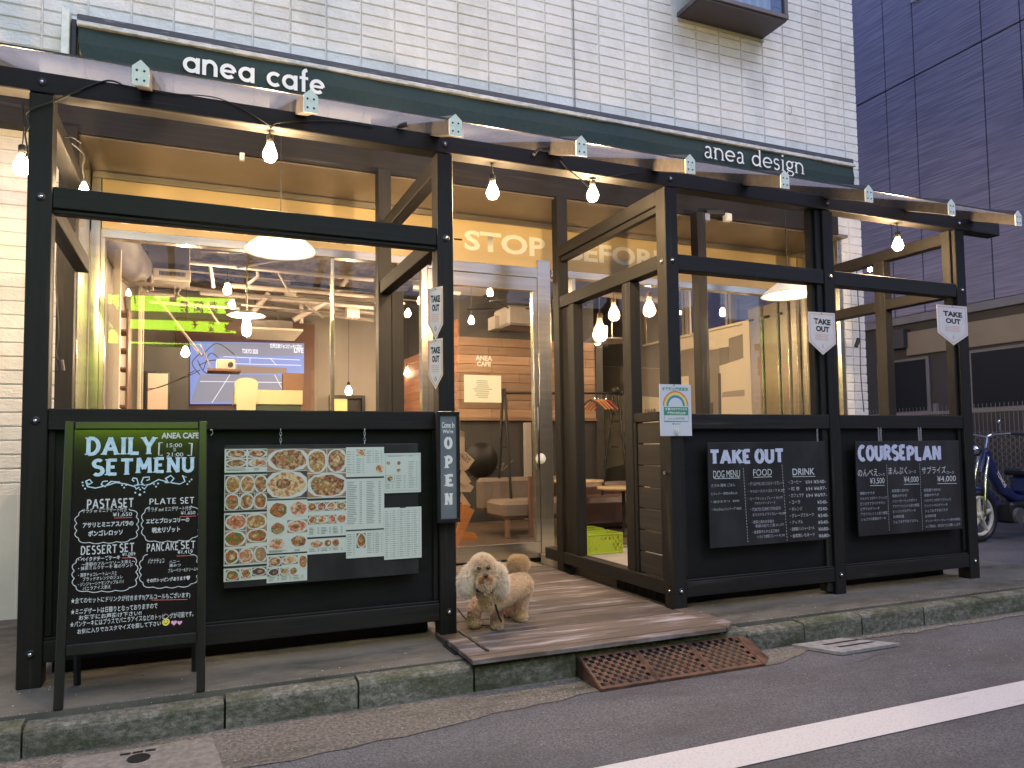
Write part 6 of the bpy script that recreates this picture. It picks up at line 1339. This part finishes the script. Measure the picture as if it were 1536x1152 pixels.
MB().tube([(wx, YM-.06, .28), P_(1471, 715)+Vector((0, -.06, 0)), P_(1476, 685)+Vector((0, -.05, 0))], .018, 8).build('fork', M_CHROME, mo); MB().tube([(wx, YM+.06, .28), P_(1471, 715)+Vector((0, .06, 0)), P_(1476, 685)+Vector((0, .05, 0))], .018, 8).build('fork', M_CHROME, mo)
fr_ = [P_(1478, 676), P_(1486, 705), P_(1500, 732), P_(1520, 748), P_(1545, 745)]
MB().tube(fr_, [.045, .055, .065, .06, .05], 12).build('frame_tube', M_MB, mo)
mb = MB(); mb.tube([fr_[0], fr_[0]+Vector((-.05, 0, -.10)), fr_[0]+Vector((-.09, 0, -.24))], [.03, .03, .025], 8); mb.build('head_tube', M_MB, mo)
MB().tube([P_(1479, 672), P_(1481, 655), P_(1490, 650)], .014, 8).build('handlebar_stem', M_CHROME, mo)
MB().tube([P_(1481, 656)+Vector((.0, -.26, .04)), P_(1481, 656)+Vector((-.02, -.12, .03)), P_(1481, 656), P_(1481, 656)+Vector((-.02, .12, .03)), P_(1481, 656)+Vector((.0, .26, .04))], .012, 8).build('handlebar', M_CHROME, mo)
for s in (-1, 1): MB().cyl(P_(1481, 656)+Vector((.0, .26*s, .04)), P_(1481, 656)+Vector((.06, .36*s, .03)), .018, n=8).build('grip', M_MK, mo)
m0 = P_(1501, 633); MB().tube([P_(1483, 655)+Vector((0, -.15, .02)), m0+Vector((-.06, -.02, -.07)), m0+Vector((0, 0, -.02))], .006, 6).build('mirror_stem', M_CHROME, mo); MB().ball(m0, .055, 12, sc=(.9, .3, .6)).build('mirror', M_CHROME, mo)
MB().ball(P_(1462, 676), .07, 14, sc=(.9, 1, .9)).build('headlight', M_MK, mo); MB().ball(P_(1460, 675)+Vector((-.02, -.03, 0)), .055, 12).build('lens', M_CHROME, mo)
a = P_(1470, 728); MB().tube([(wx+.31*math.cos(t_), YM, .28+.31*math.sin(t_)) for t_ in [R(20+20*k) for k in range(8)]], .03, 8).build('mudguard', M_MB, mo)
B('engine', M_MK, mo, wx+.42, wx+.72, YM-.1, YM+.1, .18, .42, bev=.03); MB().cyl((wx+.5, YM-.14, .27), (wx+.5, YM-.10, .27), .09, n=16).build('engine_cover', M_STEEL, mo)
MB().tube([(wx+.55, YM-.13, .27), (wx+.52, YM-.16, .12), (wx+.62, YM-.17, .1)], .012, 8).build('pedal', M_CHROME, mo); MB().tube([(wx+.7, YM-.1, .3), (wx+.78, YM-.14, .02)], .014, 8).build('kickstand', M_CHROME, mo)
B('seat', M_MK, mo, wx+.62, wx+1.15, YM-.12, YM+.12, .72, .80, bev=.03); B('rear_body', M_MB, mo, wx+.66, wx+1.2, YM-.08, YM+.08, .5, .719, bev=.04)
# maker lettering on the frame tube
q = P_(1493, 720); t_ = bpy.data.curves.new('maker', 'FONT'); 
lt = MB(); 
text('TOMOS', (-.11, -.022, .11, .022), 0, M_WHITE, mo, bold=.03, local=True, name='tube_lettering')
MOPED_T = (mo, q)
# bushes / dark things behind
# ================================================================ SHOP ACROSS THE STREET (seen as reflection in the glass)
YO = -6.0
op = thing('opposite_shop', 'dark shopfront across the street carrying a lit lime green sign, seen as a reflection', 'building', (0, YO-.3, 0))
MB().box(-9, 13, YO-4, YO-.1, -.15, 4.35).build('wall', mat('opposite_wall', (.10, .09, .085), .7, (.15, .14, .13), (1, 1, 1)), op)
sg = thing('lime_shop_sign', 'lit lime green shop sign with dark characters across the street', 'shop sign', (-.9, YO-.05, 3.2))
E_LIME = emit('lime_sign_glow', (.45, .80, .02), 12); M_SGB = M_BLACK
yv = 2*2.28-YO
def mir(px, py): p = aty(px, py, yv); return (p.x, p.z)
for pts in ([(162, 442), (354, 448), (345, 458), (338, 470), (162, 464)], [(162, 477), (172, 473), (182, 478), (354, 484), (354, 517), (162, 514)]):
    q = [mir(*p) for p in pts]; MB().prism(q[::-1], YO-.05, YO-.0, 'xz').build('sign_panel', E_LIME, sg)
# characters facing the cafe (+y): mirrored when seen in the glass
def otext(s, px0, py0, px1, py1):
    a = mir(px0, py1); b = mir(px1, py0); cu = (s, a, b); OT.append(cu)
OT = []
for s, a, b, c, d in (('焼き', 335, 453, 355-5, 471), ('お好', 313, 452, 327, 471), ('焼肉', 290, 452, 306, 471), ('鉄板', 268, 452, 284, 470), ('ば', 336, 487, 346, 498), ('焼き', 312, 483, 322, 500), ('そ', 287, 482, 297, 493), ('G3-4', 163, 488, 188, 497)): otext(s, a-40 if False else a, b, c, d)
M_SIGNK = mat('sign_black', (.01, .01, .01), .6)
def flush_opposite():
    for s, a, b in OT:
        cu = bpy.data.curves.new('t', 'FONT'); cu.body = s if len(s) != 2 else s[0]+'\n'+s[1]; cu.resolution_u = 2; cu.offset = .035; cu.space_line = .9
        o = bpy.data.objects.new('t', cu); C.objects.link(o); bpy.context.view_layer.update(); me = bpy.data.meshes.new_from_object(o.evaluated_get(bpy.context.evaluated_depsgraph_get())); bpy.data.objects.remove(o)
        xs = [v.co.x for v in me.vertices]; zs = [v.co.y for v in me.vertices]; a0, a1, b0, b1 = min(xs), max(xs), min(zs), max(zs)
        for v in me.vertices: v.co = Vector((b[0]+(v.co.x-a0)/(a1-a0)*(a[0]-b[0]), YO+.004, a[1]+(v.co.y-b0)/(b1-b0)*(b[1]-a[1])))
        me.materials.append(M_SIGNK); ob = bpy.data.objects.new('sign_character', me); C.objects.link(ob); ob.parent = sg; ob.matrix_parent_inverse = MWI[sg.name]
flush_opposite()

# ================================================================ DOG
DZ = zt
g = thing('poodle', 'small cream poodle with fluffy ears standing on the deck and looking at the street', 'dog', (1.2, -.12, DZ))
def dp(px, py, y): return aty(px, py, y)
fl = atz(714, 942, DZ); fr2 = atz(748, 944, DZ); rr2 = atz(783, 931, DZ); rl = atz(766, 926, DZ)
yH = -.26
head = dp(725, 864, yH); muz = dp(727, 874, yH-.075)
balls = []
def cap(a, b, ra, rb_, n=6):
    a = Vector(a); b = Vector(b)
    for i in range(n+1): balls.append((a.lerp(b, i/n), ra+(rb_-ra)*i/n))
chest = dp(738, 893, -.18); mid = dp(762, 884, -.10); rump = dp(781, 878, -.04)
cap(chest, mid, .068, .066); cap(mid, rump, .066, .070); cap(chest, dp(730, 884, -.22), .068, .060); cap(dp(730, 884, -.22), head, .055, .068)
cap(dp(734, 902, -.20), dp(758, 894, -.10), .056, .050)
balls.append((head+Vector((0, .015, .012)), .080)); balls.append((head+Vector((0, .005, .045)), .068))
cap(head+Vector((.0, -.03, -.02)), muz, .045, .034); balls.append((muz+Vector((-.014, .01, -.004)), .026)); balls.append((muz+Vector((.016, .01, -.004)), .026)); balls.append((dp(728, 883, yH-.05), .026))
def leg_(foot, top, r0, r1, r2):
    k = Vector(foot)+Vector((0, 0, .10)); cap(top, k, r0, r1); cap(k, Vector(foot)+Vector((0, 0, .03)), r1, r2); cap(Vector(foot)+Vector((0, 0, .026)), Vector(foot)+Vector((-.006, -.028, .022)), r2, r2*.85, 2)
leg_(Vector((fl.x, fl.y+.03, DZ)), dp(722, 900, fl.y+.06), .042, .032, .032); leg_(Vector((fr2.x, fr2.y+.03, DZ)), dp(742, 903, fr2.y+.06), .040, .030, .030)
leg_(Vector((rr2.x, rr2.y+.02, DZ)), dp(783, 886, rr2.y+.04), .058, .036, .035); leg_(Vector((rl.x, rl.y+.05, DZ)), dp(770, 888, rl.y+.08), .050, .030, .030)
tailc = dp(777, 849, .02); cap(rump+Vector((.01, .03, .05)), tailc, .018, .02, 4); 
def blob(bl, name, m_, vox=.007, sm=3):
    mb = MB()
    for c, r in bl: mb.ball(c, r, 14)
    o = mb.build(name, m_); bpy.context.view_layer.update()
    md = o.modifiers.new('r', 'REMESH'); md.mode = 'VOXEL'; md.voxel_size = vox; md.use_smooth_shade = True
    s_ = o.modifiers.new('s', 'SMOOTH'); s_.iterations = sm; s_.factor = .5
    bpy.context.view_layer.update(); me = bpy.data.meshes.new_from_object(o.evaluated_get(bpy.context.evaluated_depsgraph_get())); me.name = name
    n = len(me.polygons); me.polygons.foreach_set('use_smooth', [True]*n); me.materials.clear(); me.materials.append(m_)
    bpy.data.objects.remove(o); ob = bpy.data.objects.new(name, me); C.objects.link(ob); ob.parent = g; ob.matrix_parent_inverse = MWI[g.name]; MWI[ob.name] = Matrix.Identity(4); return ob
M_FUR = mat('cream_fur', (.86, .69, .50), .9, (.92, .79, .62), (14, 14, 14), 4, (.35, .65), .6, (90, 90, 90), 0, .15, None, (.76, .56, .38), (7, 7, 7), (.56, .75), bdist=.008)
M_FURW = mat('pale_ear_fur', (.90, .79, .66), .9, (.94, .86, .76), (14, 14, 14), 4, (.35, .65), .5, (80, 80, 80), 0, .15, bdist=.008)
M_FURT = mat('tan_fur', (.50, .30, .17), .9, (.66, .44, .28), (30, 30, 30), 4, (.35, .65), .6, (90, 90, 90), 0, .15, bdist=.006)
M_FURTL = mat('apricot_tail_fur', (.86, .70, .47), .9, (.80, .60, .38), (30, 30, 30), 4, bump=.6, bscale=(90,)*3, spec=.15)
body = blob(balls, 'body', M_FUR)
tail = blob([(tailc, .052), (tailc+Vector((.016, 0, .010)), .046), (tailc+Vector((-.012, 0, .016)), .042)], 'tail_pompom', M_FURTL, .006, 2)
muzz = blob([(muz+Vector((-.014, -.012, .014)), .021), (muz+Vector((.016, -.012, .014)), .021), (muz+Vector((0, -.014, .024)), .020)], 'muzzle', M_FURT, .004, 2)
def ear(s):
    a = head+Vector((s*.058, .01, .035)); pts = [a, dp(708 if s < 0 else 746, 857, yH+.02), dp(702 if s < 0 else 749, 870, yH+.015), dp(701 if s < 0 else 749, 881, yH+.01)]
    bl = []
    for i, (p, r) in enumerate(zip(pts, (.020, .025, .031, .026))):
        bl.append((Vector(p), r))
        if i: 
            for k in range(1, 4): bl.append((Vector(pts[i-1]).lerp(Vector(p), k/4), ((.020, .025, .031, .026)[i-1]*(4-k)+r*k)/4))
    return blob(bl, 'ear', M_FURW, .006, 3)
ears = [ear(-1), ear(1)]
crown = blob([(head+Vector((0, .01, .052)), .066), (head+Vector((-.03, .01, .038)), .052), (head+Vector((.03, .01, .038)), .052)], 'topknot', M_FURW, .006, 3)
# fur tufts
def fur(ob, m_, n, L, seed, droop=.4, name='fur', wd=.0022, curl=.6):
    me = ob.data; rr = random.Random(seed); me.calc_loop_triangles(); tri = me.loop_triangles; vs = me.vertices
    areas = []; tot = 0
    for t in tri: tot += t.area; areas.append(tot)
    import bisect; mb_v = []; mb_f = []; nrm = []
    for _ in range(n):
        t = tri[min(bisect.bisect(areas, rr.random()*tot), len(tri)-1)]; a, b, c = (vs[i].co for i in t.vertices); u, v = rr.random(), rr.random()
        if u+v > 1: u, v = 1-u, 1-v
        p = a+(b-a)*u+(c-a)*v
        if p.z < DZ+.006: continue
        nm = (vs[t.vertices[0]].normal*(1-u-v)+vs[t.vertices[1]].normal*u+vs[t.vertices[2]].normal*v).normalized()
        d = (nm+Vector((rr.uniform(-1, 1), rr.uniform(-1, 1), rr.uniform(-1, 1)-droop))*curl*.6).normalized(); ln = L*rr.uniform(.5, 1.3)
        side = d.cross(Vector((rr.uniform(-1, 1), rr.uniform(-1, 1), rr.uniform(-1, 1)))).normalized()*wd*rr.uniform(.6, 1.2)
        m1 = p+d*ln*.55; d2 = (d+Vector((rr.uniform(-1, 1), rr.uniform(-1, 1), rr.uniform(-1, 1)-droop*1.2))*curl).normalized(); tip = m1+d2*ln*.55
        if tip.z < DZ+.002: tip.z = DZ+.002
        o = len(mb_v); mb_v += [tuple(p-side), tuple(p+side), tuple(m1+side*.8), tuple(m1-side*.8), tuple(tip)]; mb_f += [(o, o+1, o+2, o+3), (o+3, o+2, o+4)]
    q = MB(); q.add(mb_v, mb_f, 0, True); f = q.build(name, m_, ob); f['kind'] = 'stuff'; return f
def furmat(m):
    n = m.node_tree.nodes; l = m.node_tree.links; p = n['Principled BSDF']; o = [x for x in n if x.type == 'OUTPUT_MATERIAL'][0]
    t = n.new('ShaderNodeBsdfTranslucent'); x = n.new('ShaderNodeMixShader'); x.inputs[0].default_value = .45
    if p.inputs['Base Color'].links: l.new(p.inputs['Base Color'].links[0].from_socket, t.inputs[0])
    for lk in list(p.inputs['Normal'].links): l.remove(lk)
    l.new(p.outputs[0], x.inputs[1]); l.new(t.outputs[0], x.inputs[2]); l.new(x.outputs[0], o.inputs[0])
for m_ in (M_FUR, M_FURW, M_FURT, M_FURTL): furmat(m_)
fur(body, M_FUR, 40000, .015, 1, .3); fur(tail, M_FURTL, 7000, .018, 2, .0, wd=.002); fur(muzz, M_FURT, 3500, .008, 3, .5, wd=.0014); fur(crown, M_FURW, 9000, .014, 4, .1)
for i, e in enumerate(ears): fur(e, M_FURW, 11000, .036, 5+i, 1.2, wd=.0018, curl=.55)
# paw tips
M_EYE = mat('dog_eye', (.012, .008, .007), .08, spec=.9); M_NOSE = mat('dog_nose', (.02, .015, .015), .3)
def front(px, py, back=.0): return dp(px, py, yH-.085+back)
for k, px in ((0, 718.5), (1, 732.5)): c = dp(px, 852.5 if k == 0 else 851.5, yH-.066); MB().ball(c, .0115, 12).build('eye', M_EYE, g)
MB().ball(dp(728.6, 863.5, yH-.118), .0125, 12, sc=(1.2, .9, .85)).build('nose', M_NOSE, g)
MB().ball(dp(727.5, 871, yH-.100), .016, 12, sc=(1., .5, .7)).build('mouth', M_NOSE, g); MB().ball(dp(727.8, 871.5, yH-.107), .011, 12, sc=(.9, .5, 1.1)).build('tongue', mat('tongue', (.62, .30, .28), .35), g)
# collar and lead
col = thing('dog_collar', 'dark collar with a metal ring round the neck of the poodle', 'collar', tuple(dp(729, 886, yH)))
cpt = [dp(711, 880, yH-.0), dp(716, 886, yH-.035), dp(727, 890, yH-.055), dp(738, 887, yH-.045), dp(744, 879, yH-.02), dp(740, 874, yH+.06), dp(720, 874, yH+.07), dp(711, 880, yH-.0)]
MB().tube(cpt, .0075, 8).build('strap', mat('collar_navy', (.02, .025, .05), .6), col); MB().ball(dp(727, 891, yH-.064), .009, 10).build('tag', M_CHROME, col)
ld = thing('dog_lead', 'black lead clipped to the collar, trailing behind the entrance post', 'lead', tuple(dp(742, 890, yH)))
mb = MB()
for k in range(6):
    c = dp(740.5+k*.5, 882+k*4.2, yH-.06); mb.tube([c+Vector((.005*math.cos(q*.785)*(k % 2), .005*math.cos(q*.785)*(1-k % 2), .008*math.sin(q*.785))) for q in range(9)], .0017, 5)
mb.build('snap_chain', mat('brass', (.7, .55, .35), .3, metal=1), ld)
px_pts = [dp(743, 907, yH-.062), dp(746, 917, yH-.05), dp(749, 927, yH-.0), dp(752, 932, yH+.05)]
MB().tube(px_pts, .0065, 6).build('handle_strap', M_BLACK, ld)
gp = [atz(a, b, DZ+.006) for a, b in ((752, 934), (735, 938), (716, 938), (706, 934), (697, 926), (688, 914), (678, 905))]
MB().tube(gp, .0035, 6).build('cord', M_BLACK, ld)
flush_texts()
# turn the moped lettering along the frame tube
mo_, q_ = MOPED_T
for c_ in mo_.children:
    if c_.name.startswith('tube_lettering'): c_.matrix_parent_inverse = MWI[mo_.name]; c_.matrix_basis = Matrix.Translation(q_+Vector((0, -.068, .01))) @ Matrix.Rotation(R(52), 4, 'Y')
